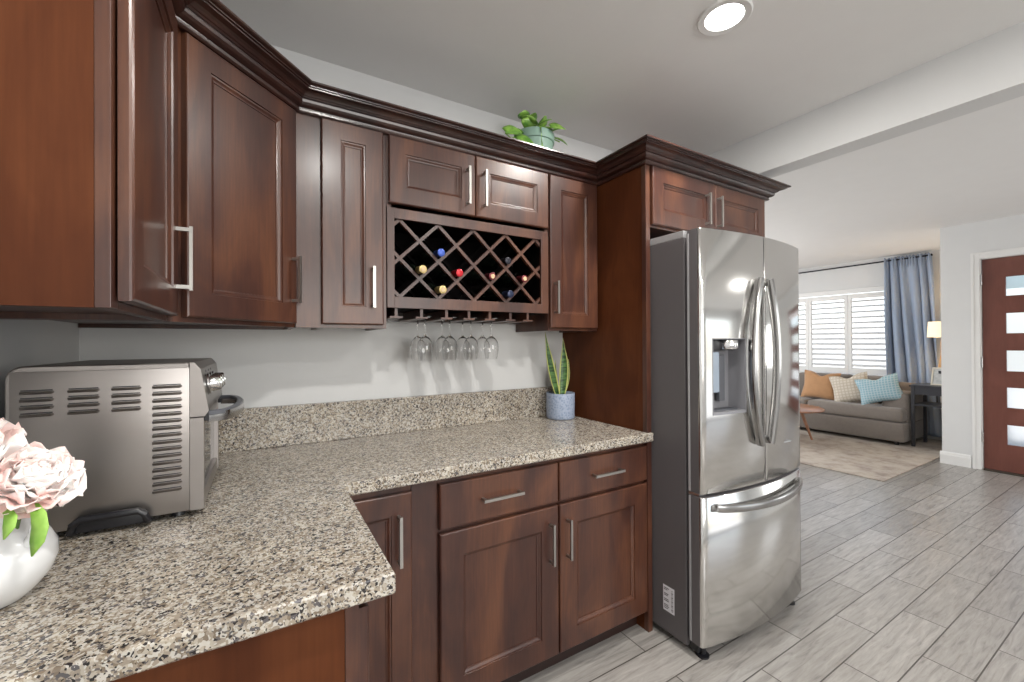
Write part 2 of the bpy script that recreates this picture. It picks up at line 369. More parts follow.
# rear window, and unseen windows added to go with the fill lights
def plain_window(name, x0, x1, y0, y1, z0, z1, axis):
    t = thing(name, None, None, ((x0+x1)/2, (y0+y1)/2, z0)); t['kind'] = 'structure'
    bm = NB(); w = .05
    if axis == 'x':
        box(bm, x0, x1, y0, y1, z0, z0+w); box(bm, x0, x1, y0, y1, z1-w, z1); box(bm, x0, x0+w, y0, y1, z0, z1); box(bm, x1-w, x1, y0, y1, z0, z1); xm = (x0+x1)/2; box(bm, xm-.03, xm+.03, y0, y1, z0, z1)
    else:
        box(bm, x0, x1, y0, y1, z0, z0+w); box(bm, x0, x1, y0, y1, z1-w, z1); box(bm, x0, x1, y0, y0+w, z0, z1); box(bm, x0, x1, y1-w, y1, z0, z1); ym = (y0+y1)/2; box(bm, x0, x1, ym-.02, ym+.02, z0, z1)
    obj('window_frame', bm, 'trim', t)
plain_window('window_2', -.15, 2.55, YR-.1, YR-.03, .92, 2.32, 'x')
plain_window('added_window_5', 3.75, 5.75, YR-.12, YR-.08, 0.0, 2.18, 'x')  # unseen opening, added so the refrigerator door reflects something bright
plain_window('added_window_3', EX+.04, EX+.10, -1.9, -.8, .8, 2.1, 'y')  # unseen, added to go with the side fill
plain_window('added_window_4', 3.6, 6.2, 5.25, 5.3, .75, 2.2, 'x')  # unseen, added to go with the living room fill

# ground outside
b = NB(); box(b, -14, 24, -16, 24, -.35, -.13); struct('ground_outside', b, simple('pale_concrete', (.55, .52, .46), .85, var=.1))

# ------------------------------------------------------------------ cabinet joinery
def rect_ring(P, s, n, w, z0, z1, inset, depth):
    a, b2 = inset, w-inset
    return [P+s*a+Vector((0, 0, z0+inset))+n*depth, P+s*b2+Vector((0, 0, z0+inset))+n*depth, P+s*b2+Vector((0, 0, z1-inset))+n*depth, P+s*a+Vector((0, 0, z1-inset))+n*depth]
def door_bm(P, s, n, w, z0, z1, stile=.066, th=.02, slab=False):
    """cabinet door with its front face at P, along s, facing n; a recessed panel inside a moulded inner edge"""
    P, s, n = Vector(P), Vector(s).normalized(), Vector(n).normalized(); P = Vector((P.x, P.y, 0))
    bm = NB()
    rg = [(.0, -th), (.0, -.006), (.0014, -.0026), (.0048, 0)]
    if not slab:
        rg += [(stile, 0), (stile+.001, -.004), (stile+.006, -.0045), (stile+.012, -.0085), (stile+.0165, -.0095), (stile+.017, -.0125)]
    loft(bm, [rect_ring(P, s, n, w, z0, z1, i, d) for i, d in rg])
    return bm
def pull_bm(P, s, n, a0, z, length, horizontal=False, sq=.009, out=.034):
    """square bar pull; P, s, n as the door's; a0 the distance along s, z the lower end (or the height of a level pull)"""
    P, s, n = Vector(P), Vector(s).normalized(), Vector(n).normalized(); P = Vector((P.x, P.y, 0)); u = Vector((0, 0, 1))
    bm = NB(); d, e = (s, u) if horizontal else (u, s)
    O = P+s*a0+u*z
    def bar(p0, p1, wdir, tdir, w=sq, tt=sq):
        rings = [[p+wdir*w/2*i+tdir*tt/2*j for i, j in ((-1, -1), (1, -1), (1, 1), (-1, 1))] for p in (p0, p1)]
        loft(bm, rings)
    bar(O+n*(out-sq/2), O+d*length+n*(out-sq/2), e, n, sq*1.1, sq*.8)
    for q in (.004+sq/2, length-.004-sq/2):
        bar(O+d*q, O+d*q+n*(out-sq*.9), e, d, sq, sq)
    return bm
def add_door(parent, P, s, n, w, z0, z1, pull=None, stile=.066, slab=False, name='door', mat='wood'):
    d = obj(name, door_bm(P, s, n, w, z0, z1, stile, slab=slab), mat, parent)
    if pull: obj('handle', pull_bm(P, s, n, *pull), 'nickel', d)
    return d
def carcass(bm, x0, x1, y0, y1, z0, z1, th=.018, front='y0', recess=.012):
    """open-backed box whose bottom is set up by recess; front rails fill the front"""
    box(bm, x0, x0+th, y0, y1, z0, z1); box(bm, x1-th, x1, y0, y1, z0, z1)
    box(bm, x0+th, x1-th, y0, y1, z1-th, z1); box(bm, x0+th, x1-th, y0, y1, z0+recess, z0+recess+th)
    if front == 'y0':
        box(bm, x0+th, x1-th, y0, y0+.02, z0, z0+.035); box(bm, x0+th, x1-th, y0, y0+.02, z1-.035, z1)
        box(bm, x0+th, x1-th, y0+.018, y0+.024, z0+.035, z1-.035)
    else:
        box(bm, x1-.02, x1, y0+th, y1-th, z0, z0+.035); box(bm, x1-.024, x1-.018, y0+th, y1-th, z0+.035, z1-.035)

ZB, ZT = 1.386, 2.165        # wall cabinet boxes
DB, DT = 1.399, 2.1435        # their doors
YF = 1.64                    # door faces of the back run
U = Vector((0, 0, 1)); SX = Vector((1, 0, 0)); SYv = Vector((0, 1, 0))

# left wall cabinet (end panel towards the camera, door facing right)
t = thing('wall_cabinet', 'wall cabinet at the left edge with a plain end panel towards the camera', 'cabinet', (-.36, 1.12, ZB), 'cherry wall cabinets')
bm = NB(); x1 = -.205
box(bm, XL+.003, x1-.02, .895, .913, ZB, ZT, mi=1); box(bm, x1-.0195, x1, .894, .935, ZB, ZT, .0012)
box(bm, XL+.003, x1-.02, 1.325, 1.343, ZB, ZT); box(bm, XL+.003, x1-.02, .913, 1.325, ZT-.018, ZT); box(bm, XL+.003, x1-.02, .913, 1.325, ZB+.014, ZB+.03)
box(bm, x1-.0195, x1, .935, 1.343, ZB, ZB+.035); box(bm, x1-.0195, x1, 1.31, 1.343, ZB+.035, ZT); box(bm, x1-.03, x1-.022, .913, 1.325, ZB+.03, ZT-.018)
box(bm, XL+.003, XL+.02, .913, 1.325, ZB-.0, ZB+.014)
obj('body', bm, ['wood', 'wood_side'], t)
add_door(t, (-.181, .912), SYv, SX, .428, DB, DT, (.398, 1.462, .160))

# diagonal corner cabinet
t = thing('corner_wall_cabinet', 'corner wall cabinet with one wide door set at a diagonal', 'cabinet', (-.25, 1.68, ZB), 'cherry wall cabinets')
s45 = Vector((-1, -1, 0)).normalized(); n45 = Vector((1, -1, 0)).normalized()
Pd = Vector((.107, 1.64, 0)); Pf = Pd - n45*.0215
a = Pf + s45*(-.012); c = Pf + s45*.408
bm = NB(); poly = [(a.x, a.y), (a.x, W-.003), (XL+.003, W-.003), (XL+.003, c.y), (c.x, c.y)]
prism(bm, poly, ZB+.014, ZT)
ins = [(a.x, a.y, ), (c.x, c.y)]
loft(bm, [[Vector((a.x, a.y, z)), Vector((c.x, c.y, z)), Vector((c.x, c.y, z))-n45*.02, Vector((a.x, a.y, z))-n45*.02] for z in (ZB, ZB+.014)])
box(bm, a.x-.018, a.x, a.y, W-.003, ZB, ZB+.014); box(bm, XL+.003, c.x, c.y, c.y+.018, ZB, ZB+.014)
box(bm, XL+.003, a.x-.02, W-.022, W-.003, ZB, ZB+.014)
obj('body', bm, 'wood', t)
d = obj('door', door_bm(Pd, s45, n45, .386, DB, DT), 'wood', t)
obj('handle', pull_bm(Pd, s45, n45, .022, 1.468, .160), 'nickel', d)

# narrow cabinet with filler strip
t = thing('wall_cabinet', 'tall narrow wall cabinet left of the wine rack', 'cabinet', (.27, 1.8, ZB), 'cherry wall cabinets')
bm = NB(); carcass(bm, .178, .418, 1.66, W-.003, ZB, ZT); obj('body', bm, 'wood', t)
bm = NB(); box(bm, .102, .1775, 1.655, 1.675, ZB, ZT-.001); obj('filler_strip', bm, 'wood', t)
add_door(t, (.184, YF), SX, -SYv, .220, DB, DT, (.178, 1.463, .155))

# short two-door cabinet above the wine rack
t = thing('wall_cabinet', 'short wall cabinet with two small doors above the wine rack', 'cabinet', (.80, 1.8, 1.864), 'cherry wall cabinets')
bm = NB(); carcass(bm, .42, 1.192, 1.66, W-.003, 1.864, ZT, recess=0); obj('body', bm, 'wood', t)
add_door(t, (.425, YF), SX, -SYv, .373, 1.877, DT, (.333, 1.918, .160))
add_door(t, (.801, YF), SX, -SYv, .387, 1.877, DT, (.036, 1.920, .158))

# wine rack
t = thing('wine_rack', 'built-in dark wood wine rack with a diamond lattice', 'wine rack', (.80, 1.8, 1.468))
rx0, rx1, rz0, rz1, ox0, ox1, oz0, oz1 = .42, 1.192, 1.468, 1.8625, .449, 1.150, 1.513, 1.8215
bm = NB()
box(bm, rx0, rx0+.018, 1.665, W-.003, rz0, rz1); box(bm, rx1-.018, rx1, 1.665, W-.003, rz0, rz1)
box(bm, rx0+.018, rx1-.018, 1.665, W-.003, rz0, rz0+.043); box(bm, rx0+.018, rx1-.018, 1.665, W-.003, rz1-.018, rz1); box(bm, rx0+.018, rx1-.018, W-.012, W-.003, rz0+.043, rz1-.018)
obj('box', bm, 'wood_inner_shade', t)
bm = NB(); y0, y1 = 1.652, 1.665
box(bm, rx0, ox0, y0, y1, rz0, rz1, .001); box(bm, ox1, rx1, y0, y1, rz0, rz1, .001); box(bm, ox0, ox1, y0, y1, rz0, oz0, .001); box(bm, ox0, ox1, y0, y1, oz1, rz1, .001)
obj('face_frame', bm, 'wood', t)
def lattice(y0, y1):
    bm = NB(); sw = .0065; m = .154/.163
    for sgn in (1, -1):
        for k in range(-4, 9):
            xa = .472+k*.163; f = lambda x: oz1-(x-xa)*m*2*sgn/2
            xs = sorted((xa-.004/m*sgn, xa+(oz1-oz0+.004)/m*sgn))
            lo, hi = max(ox0-.004, xs[0]), min(ox1+.004, xs[1])
            if hi-lo < .012: continue
            A, B = Vector((lo, 0, f(lo))), Vector((hi, 0, f(hi))); dd = (B-A).normalized(); w = Vector((-dd.z, 0, dd.x))*sw
            ya, yb = (y0, y1) if sgn > 0 else (y0+.001, y1+.001)
            loft(bm, [[P-w+Vector((0, ya, 0)), P+w+Vector((0, ya, 0)), P+w+Vector((0, yb, 0)), P-w+Vector((0, yb, 0))] for P in (A, B)])
    return bm
obj('lattice', lattice(1.662, 1.680), 'wood', t)
obj('lattice', lattice(1.875, 1.890), 'wood_inner_shade', t)  # back lattice takes the near-black colour that stands in for shade
bm = NB(); box(bm, rx0+.018, rx1-.004, 1.90, W-.003, 1.428, rz0-.0005); obj('back_rail', bm, 'wood_dark', t)
for k, x in enumerate((.458, .562, .671, .775, .878, .985, 1.080)):
    bm = NB(); box(bm, x-.006, x+.006, 1.665, 1.90, 1.436, rz0-.0005); box(bm, x-.026, x+.026, 1.662, 1.90, 1.428, 1.436, .001); obj('stemware_rail', bm, 'wood', t)

# narrow cabinet right of the rack
t = thing('wall_cabinet', 'narrow wall cabinet between the wine rack and the tall end panel', 'cabinet', (1.35, 1.8, ZB), 'cherry wall cabinets')
bm = NB(); carcass(bm, 1.1935, 1.508, 1.66, W-.003, ZB, ZT); obj('body', bm, 'wood', t)
add_door(t, (1.197, YF), SX, -SYv, .303, DB, DT, (.025, 1.467, .158))

# tall end panel beside the refrigerator
bm = NB(); box(bm, 1.514, 1.5415, 1.335, 1.36, 0, ZT, .0015); box(bm, 1.5155, 1.540, 1.361, W-.003, 0, ZT, mi=1)
tag(obj('refrigerator_end_panel', bm, ['wood', 'wood_side']), 'tall cherry panel standing between the counter and the refrigerator', 'panel')
bm = NB(); box(bm, 2.492, 2.512, 1.34, W-.003, 0, ZT, .0015)
tag(obj('refrigerator_end_panel', bm, 'wood_side'), 'cherry panel on the far side of the refrigerator', 'panel')

# cabinet over the refrigerator
t = thing('wall_cabinet', 'deep wall cabinet with two doors above the refrigerator', 'cabinet', (2.01, 1.6, 1.862), 'cherry wall cabinets')
bm = NB(); carcass(bm, 1.545, 2.488, 1.342, W-.003, 1.862, ZT); obj('body', bm, 'wood', t)
FY = 1.321
add_door(t, (1.549, FY), SX, -SYv, .470, 1.873, DT, (.378+.03-.022, 1.918, .158), stile=.07)
add_door(t, (2.022, FY), SX, -SYv, .464, 1.873, DT, (.012, 1.918, .158), stile=.07)

# crown moulding, one mitred length round all wall cabinets
prof = [(.0, -.006), (.010, -.006), (.0145, -.001), (.015, .004), (.012, .006), (.013, .010), (.019, .0115), (.028, .0155), (.034, .022), (.0365, .030),
        (.034, .0335), (.040, .0345), (.042, .0375), (.046, .0385), (.050, .0435), (.057, .048), (.067, .0505), (.074, .0515), (.0745, .0555), (.081, .056), (.0815, .0595),
        (.089, .060), (.0945, .0625), (.0945, .0685), (.088, .0715), (.0, .0715)]
path = [Vector(p) for p in ((XL+.003, .893), (-.2005, .893), (-.2005, 1.343), (.1085, 1.6545), (1.5130, 1.6545), (1.5130, 1.334), (2.5135, 1.334), (2.5135, W-.003))]
def miter(path, d):
    out = []
    for i, p in enumerate(path):
        ns = []
        if i > 0: e = (p-path[i-1]).normalized(); ns.append(Vector((e.y, -e.x)))
        if i < len(path)-1: e = (path[i+1]-p).normalized(); ns.append(Vector((e.y, -e.x)))
        if len(ns) == 1: out.append(p+ns[0]*d)
        else:
            bsc = (ns[0]+ns[1]).normalized(); out.append(p+bsc*(d/bsc.dot(ns[0])))
    return out
bm = NB(); ZC = 2.1505
rows = [[Vector((q.x, q.y, ZC+z)) for q in miter(path, d)] for d, z in prof]
loft(bm, [[rows[j][i] for j in range(len(prof))] for i in range(len(path))])
tag(obj('crown_moulding', bm, 'wood_crown'), 'stepped cherry crown moulding running along the top of all the wall cabinets', 'moulding')

# ------------------------------------------------------------------ base cabinets
YB = 1.335
t = thing('base_cabinet', 'base cabinet with two slab drawers over two doors, beside the refrigerator', 'cabinet', (1.0, 1.6, 0), 'cherry base cabinets')
bm = NB()
box(bm, .42, .438, 1.375, W-.003, .095, .873); box(bm, 1.494, 1.5125, 1.375, W-.003, .095, .873); box(bm, .438, 1.494, 1.375, W-.003, .095, .113)
box(bm, .42, .506, 1.355, 1.375, .095, .873); box(bm, .506, 1.5125, 1.357, 1.375, .095, .873)
obj('body', bm, 'wood', t)
bm = NB(); box(bm, .42, 1.5125, 1.405, 1.42, 0, .095); obj('toe_kick', bm, 'wood_dark', t)
add_door(t, (.511, YB), SX, -SYv, .4955, .096, .684, (.452, .468, .158), stile=.083)
add_door(t, (1.013, YB), SX, -SYv, .4995, .096, .684, (.034, .468, .158), stile=.083)
add_door(t, (.511, YB), SX, -SYv, .4955, .697, .852, (.152, .775, .165, True), slab=True, name='drawer')
add_door(t, (1.013, YB), SX, -SYv, .4995, .697, .852, (.163, .775, .165, True), slab=True, name='drawer')

t = thing('base_cabinet', 'corner base cabinet whose door is half hidden by the countertop', 'cabinet', (.0, 1.65, 0), 'cherry base cabinets')
bm = NB(); box(bm, XL+.003, .418, 1.357, W-.003, .095, .873); obj('body', bm, 'wood', t)
bm = NB(); box(bm, .14, .418, 1.405, 1.42, 0, .095); obj('toe_kick', bm, 'wood_dark', t)
add_door(t, (.176, YB), SX, -SYv, .240, .096, .848, (.196, .626, .158), stile=.066)

t = thing('base_cabinet', 'left base cabinet whose plain end panel faces the camera under the counter corner', 'cabinet', (-.17, 1.06, 0), 'cherry base cabinets')
bm = NB(); box(bm, XL+.003, .1245, .79, .808, 0, .873, mi=1); box(bm, .125, .1475, .788, 1.352, .095, .873); box(bm, .125, .1475, .788, .81, 0, .095)
box(bm, XL+.003, .1245, .81, 1.352, .095, .873); obj('body', bm, ['wood', 'wood_side'], t)
bm = NB(); box(bm, .085, .10, .81, 1.38, 0, .094); obj('toe_kick', bm, 'wood_dark', t)
add_door(t, (.1685, .797), SYv, SX, .530, .096, .848, (.49, .65, .158), stile=.066)

# countertop, one L-shaped slab with eased edges, and the upstand
def slab_poly(bm, poly, z0, z1, e=.004):
    def inset(d):
        out = []; k = len(poly)
        for i in range(k):
            p0, p, p1 = Vector(poly[i-1]), Vector(poly[i]), Vector(poly[(i+1) % k])
            e0, e1 = (p-p0).normalized(), (p1-p).normalized(); n0, n1 = Vector((-e0.y, e0.x)), Vector((-e1.y, e1.x))
            bs = (n0+n1).normalized(); out.append(p+bs*(d/bs.dot(n0)))
        return out
    loft(bm, [[Vector((*q, z)) for q in inset(d)] for d, z in ((e, z0), (0, z0+e), (0, z1-e), (e*.3, z1-e*.3), (e, z1))])
bm = NB()
slab_poly(bm, [(XL+.002, .761), (.206, .761), (.206, 1.317), (1.534, 1.317), (1.534, 1.333), (1.5125, 1.333), (1.5125, W-.002), (XL+.002, W-.002)], .874, .914)
tag(obj('countertop', bm, 'granite'), 'L-shaped countertop of speckled beige and brown granite', 'countertop')
bm = NB(); box(bm, XL+.004, 1.5125, W-.030, W-.002, .9145, 1.076, .002)
tag(obj('backsplash', bm, 'granite'), 'low granite upstand along the wall behind the counter', 'backsplash')
#PART2
# ------------------------------------------------------------------ refrigerator
FX0, FX1, FXC = 1.55, 2.350, 1.950
def front_y(x): return 1.083 - .043*(1-((x-FXC)/(.400))**2)
def fridge_door(x0, x1, z0, z1, hole=None, ybk=1.146, edges=(True, True)):
    """curved stainless door with rounded outer edges; hole = (xa, xb, za, zb, depth)"""
    bm = NB(); r = .014
    xs = [x0 + (x1-x0)*i/28 for i in range(29)]
    if hole: xs = sorted([x for x in xs if min(abs(x-hole[0]), abs(x-hole[1])) > .006] + [hole[0], hole[1]])
    pts = []
    for x in xs:
        y = front_y(x)
        for k, xe in ((0, x0), (1, x1)):
            d = abs(x-xe)
            rr = r if edges[k] else .003
            if d < rr: y += rr - math.sqrt(max(0, rr*rr-(rr-d)**2))
        pts.append((x, y))
    for k, xe, ins in ((0, x0, 1), (1, x1, -1)):
        rr = r if edges[k] else .003
        extra = []
        for a in (15, 30, 45, 60, 75):
            d = rr*(1-math.cos(math.radians(a))); extra.append((xe+ins*d, front_y(xe+ins*d)+rr*(1-math.sin(math.radians(a)))))
        body = [p for p in pts if abs(p[0]-xe) > rr*1.02]
        pts = ([(xe, front_y(xe)+rr)]+extra+body) if k == 0 else (body+extra[::-1]+[(xe, front_y(xe)+rr)])
    zs = [z0, z0+.003, z1-.003, z1]
    if hole: zs = [z0, z0+.003, hole[2], hole[3], z1-.003, z1]
    G = [[bm.verts.new((x, y+(.003 if (z in (z0, z1)) else 0), z)) for x, y in pts] for z in zs]
    for j in range(len(zs)-1):
        for i in range(len(pts)-1):
            xm = (pts[i][0]+pts[i+1][0])/2; zm = (zs[j]+zs[j+1])/2
            if hole and hole[0] < xm < hole[1] and hole[2] < zm < hole[3]: continue
            f = bm.faces.new((G[j][i], G[j][i+1], G[j+1][i+1], G[j+1][i]))
    n = len(pts)-1
    BL = [bm.verts.new((x0+.002, ybk, z)) for z in zs]; BR = [bm.verts.new((x1-.002, ybk, z)) for z in zs]
    for j in range(len(zs)-1):
        bm.faces.new((BL[j], G[j][0], G[j+1][0], BL[j+1])).material_index = 1
        bm.faces.new((G[j][n], BR[j], BR[j+1], G[j+1][n])).material_index = 1
    bm.faces.new([BL[0], BR[0]]+[G[0][i] for i in range(n, -1, -1)]).material_index = 1
    bm.faces.new([BR[-1], BL[-1]]+[G[-1][i] for i in range(0, n+1)]).material_index = 1
    bm.faces.new((BL[0], BL[-1], BR[-1], BR[0])).material_index = 1
    if False: pass
    return bm
t = thing('refrigerator', 'stainless steel french-door refrigerator with a water dispenser and bottom freezer drawer', 'refrigerator', (FXC, 1.5, 0))
bm = NB(); box(bm, FX0, FX1, 1.16, 1.90, .035, 1.775, .003); obj('body', bm, 'fridge_side', t)
bm = NB(); box(bm, FX0+.002, FX1-.002, 1.165, 1.90, 1.776, 1.806, .002); box(bm, FX0+.02, FX0+.14, 1.10, 1.165, 1.79, 1.806, .003); box(bm, FX1-.14, FX1-.02, 1.10, 1.165, 1.79, 1.806, .003)
obj('top_cover', bm, 'fridge_trim', t)
bm = NB(); box(bm, FX0+.02, FX1-.02, 1.12, 1.16, .02, .062, .002); obj('base_grille', bm, 'black', t)
for x, y in ((FX0+.05, 1.12), (FX1-.05, 1.12), (FX0+.06, 1.80), (FX1-.06, 1.80)):
    bm = NB(); lathe(bm, [(.0, 0), (.026, 0), (.026, .008), (.012, .012), (.012, .036), (0, .036)], x, y, 0, 16); obj('foot', bm, 'black', t, True)
SPL = 1.946
hole = (1.608, 1.806, 1.020, 1.342)
dl = obj('door', fridge_door(FX0, SPL-.003, .697, 1.800, hole, edges=(True, False)), ['steel', 'fridge_side'], t, True, 50)
dr = obj('door', fridge_door(SPL+.003, FX1, .697, 1.800, None, edges=(False, True)), ['steel', 'fridge_side'], t, True, 50)
fd = obj('freezer_drawer', fridge_door(FX0, FX1, .066, .684), ['steel', 'fridge_side'], t, True, 50)
# door edge strips seen from the side
for z0, z1, par in ((.70, 1.785, dl), (.07, .68, fd)):
    bm = NB(); box(bm, FX0-.0015, FX0+.003, 1.138, 1.146, z0, z1); obj('edge_trim', bm, 'fridge_trim', par)
bm = NB(); box(bm, FX0+.004, FX0+.05, 1.10, 1.15, .6855, .6955); obj('hinge', bm, 'chrome', t)
# dispenser
xa, xb, za, zb = hole; yb = 1.128
ya0, ya1 = front_y(xa), front_y(xb)
bm = NB(); th = .002
def quad(bm, *p, mi=0):
    f = bm.faces.new([bm.verts.new(q) for q in p]); f.material_index = mi; return f
box(bm, xa-.0005, xa+.004, ya0-.001, yb, za, zb); box(bm, xb-.004, xb+.0005, ya1-.001, yb, za, zb)
box(bm, xa, xb, yb-.004, yb, za, zb)
prism(bm, [(xa, ya0), ((xa+xb)/2, front_y((xa+xb)/2)), (xb, ya1), (xb, yb), (xa, yb)], za-.001, za+.012)
prism(bm, [(xa, ya0), ((xa+xb)/2, front_y((xa+xb)/2)), (xb, ya1), (xb, yb), (xa, yb)], zb-.004, zb+.001)
disp = obj('dispenser_recess', bm, 'grey_plastic', dl)
bm = NB(); xm = (xa+xb)/2
box(bm, xa+.006, xb-.03, ya0+.012, yb-.006, zb-.052, zb-.006, .004); obj('dispenser_head', bm, 'black', dl)
bm = NB(); lathe(bm, [(0, 0), (.040, 0), (.043, .006), (.043, .034), (.040, .038), (0, .038)], xm+.022, ya1+.036, zb-.046, 28); obj('spout_ring', bm, 'chrome', dl, True)
bm = NB(); box(bm, xa+.010, xa+.075, yb-.040, yb-.006, za+.09, zb-.058, .006); obj('control_panel', bm, simple('blue_grey_reflection', (.30, .36, .44), .18), dl)  # slab whose blue-grey colour stands in for a reflection on the recess wall
bm = NB(); box(bm, xm-.010, xm+.03, yb-.03, yb-.012, za+.05, zb-.07, .004); obj('paddle', bm, 'dark_grey', dl)
bm = NB(); box(bm, xa+.012, xb-.012, ya0+.006, yb-.01, za+.0125, za+.017, .001)
for k in range(9): box(bm, xa+.018+k*.019, xa+.028+k*.019, ya0+.010, yb-.016, za+.017, za+.0185)
obj('drip_tray', bm, 'dark_grey', dl)
# french door handles, bowed apart
def bow_handle(xe, xmid, z0, z1, ye, ym, name, par):
    bm = NB(); pts = []
    for i in range(25):
        u = i/24; s = math.sin(PI*u)**.85 if 0 < u < 1 else 0
        pts.append((xe+(xmid-xe)*s, ye+(ym-ye)*s, z0+(z1-z0)*u))
    tube(bm, pts, None, flat=(.024, .030, (0, -1, 0)))
    for p in (pts[0], pts[-1]):
        z = p[2]; zz = (z, z+.03) if p is pts[0] else (z-.03, z)
        box(bm, p[0]-.013, p[0]+.013, p[1]-.004, front_y(p[0])+.002, zz[0], zz[1], .002)
    return obj(name, bm, 'steel_handle', par, True, 40)
bow_handle(1.882, 1.812, .874, 1.605, 1.024, 1.020, 'handle', dl)
bow_handle(1.948, 1.980, .874, 1.605, 1.020, 1.006, 'handle', dr)
bm = NB(); pts = []
for i in range(29):
    u = i/28; s = math.sin(PI*u)**.7 if 0 < u < 1 else 0
    x = 1.612+.672*u; pts.append((x, front_y(x)-.012-.036*s, .640-.012*s))
tube(bm, pts, None, flat=(.022, .030, (0, 0, 1)))
for x in (1.612, 2.262): box(bm, x, x+.022, front_y(x)-.014, front_y(x)+.002, .628, .652, .002)
obj('handle', bm, 'steel_handle', fd, True, 40)
bm = NB(); box(bm, 2.12, 2.18, front_y(2.15)-.0035, front_y(2.15)+.004, .848, .853); obj('badge', bm, 'fridge_trim', dr)
# sticker with bar code and small print on the side
bm = NB(); box(bm, FX0-.0012, FX0+.0005, 1.222, 1.281, .128, .240); st = obj('sticker', bm, 'white_label', t); st['label'] = 'white sticker with small print and a bar code'
bm = NB()
for z, w in ((.229, .026), (.222, .018), (.204, .024), (.197, .02), (.180, .024), (.173, .026), (.155, .022), (.148, .026), (.140, .02)): box(bm, FX0-.0016, FX0-.0010, 1.276-w, 1.276, z-.0016, z+.0016)
for k in range(16):
    z = .137+k*.006; box(bm, FX0-.0016, FX0-.0010, 1.228, 1.238, z, z+(.0018, .0032, .001)[k % 3])
obj('print', bm, 'black', st)

# ------------------------------------------------------------------ toaster oven
t = thing('toaster_oven', 'brushed steel toaster oven with louvred side standing on the granite counter', 'toaster oven', (-.29, 1.47, .914))
TX0, TX1, TY0, TY1, TZ0, TZ1 = -.452, -.150, 1.262, 1.66, .930, 1.284
bm = NB(); r = .028; pr_ = []
for a in range(0, 91, 15): pr_.append((TX0+r-r*math.cos(math.radians(a)), TZ1-r+r*math.sin(math.radians(a))))
prf = [(TX0, TZ0)] + pr_ + [(TX1, TZ1), (TX1, TZ0)]
loft(bm, [[(x, TY0+.004, z) for x, z in [( (x-(TX0+TX1)/2)*.985+(TX0+TX1)/2, (z-1.1)*.985+1.1) for x, z in prf]], [(x, TY0+.006, z) for x, z in prf], [(x, TY1, z) for x, z in prf]], mi=0)
box(bm, TX0+.008, TX1, TY0, TY0+.005, TZ0, TZ1-.012, .0015)
obj('shell', bm, 'steel_toaster', t, True, 30)
bm = NB()
def louvre(x0, x1, z):
    h = .0038; k = 8; rings = []
    for i, x in enumerate((x0, x0+.004, x1-.004, x1)):
        s = (0, 1, 1, 0)[i]*1.0+.02
        rings.append([(x, TY0+.001, z-h*1.3), (x, TY0-.0045*s, z-h*.4), (x, TY0-.006*s, z+h*.3), (x, TY0-.001, z+h*.55), (x, TY0+.001, z+h*.55)])
    loft(bm, rings)
LV = []
for x0, x1 in ((-.430, -.379), (-.359, -.308), (-.289, -.238)):
    for k in range(4): LV.append((x0, x1, 1.229-k*.0158))
for k in range(16): LV.append((-.219, -.164, 1.229-k*.0162))
for x0, x1, z in LV: louvre(x0, x1, z)
obj('louvres', bm, 'steel_toaster', t, True, 30)
for gx in (-.430, -.359, -.289, -.219):
    bm = NB()
    for x0, x1, z in LV:
        if x0 == gx: box(bm, x0+.002, x1-.002, TY0-.0006, TY0+.001, z+.0030, z+.0054)
    obj('louvre_slots', bm, 'black', t)
# front assembly: bezel, slanted control panel, glass door
bm = NB()
fp = [(TX1+.001, TZ0), (-.122, TZ0), (-.122, 1.150), (TX1+.001, 1.150)]
for y0, y1 in ((TY0-.002, TY0+.016), (TY1-.016, TY1+.002)): loft(bm, [[(x, y, z) for x, z in fp] for y in (y0, y1)])
box(bm, TX1+.001, -.124, TY0+.016, TY1-.016, TZ0, TZ0+.035, .002); box(bm, TX1+.001, -.124, TY0+.016, TY1-.016, 1.125, 1.150, .002)
obj('door_frame', bm, 'steel_toaster', t)
bm = NB(); box(bm, -.138, -.132, TY0+.016, TY1-.016, TZ0+.035, 1.125); obj('door_glass', bm, simple('dark_oven_glass', (.03, .03, .032), .06), t)
bm = NB(); cp = [(TX1+.001, 1.153), (-.118, 1.153), (-.136, TZ1-.012), (-.150, TZ1+.004), (TX1+.001, TZ1+.004)]
cp = [(TX1+.001, 1.153), (-.120, 1.153), (-.112, 1.166), (-.128, TZ1-.016), (-.140, TZ1), (TX1+.001, TZ1)]
loft(bm, [[(x, y, z) for x, z in cp] for y in (TY0-.002, TY1+.002)]); obj('control_panel', bm, 'steel_toaster', t)
for k in range(3):
    bm = NB(); lathe(bm, [(0, 0), (.026, 0), (.026, .004), (.021, .006), (.019, .024), (.016, .027), (0, .027)], 0, 0, 0, 28)
    box(bm, -.004, .004, -.019, .019, .02, .030, .001)
    bmesh.ops.transform(bm, matrix=Matrix.Translation((-.119, TY0+.075+k*.06, 1.226)) @ Matrix.Rotation(math.radians(83), 4, 'Y'), verts=bm.verts)
    kn = obj('knob', bm, 'chrome', t, True)
    for a in range(7):
        bm = NB(); an = math.radians(40+a*47); box(bm, -.0012, .0012, .030, .036, 0, .0012, 0, 0, Matrix.Translation((-.1215, TY0+.075+k*.06, 1.226)) @ Matrix.Rotation(math.radians(83), 4, 'Y') @ Matrix.Rotation(an, 4, 'Z'))
        obj('dial_mark', bm, 'black', kn)
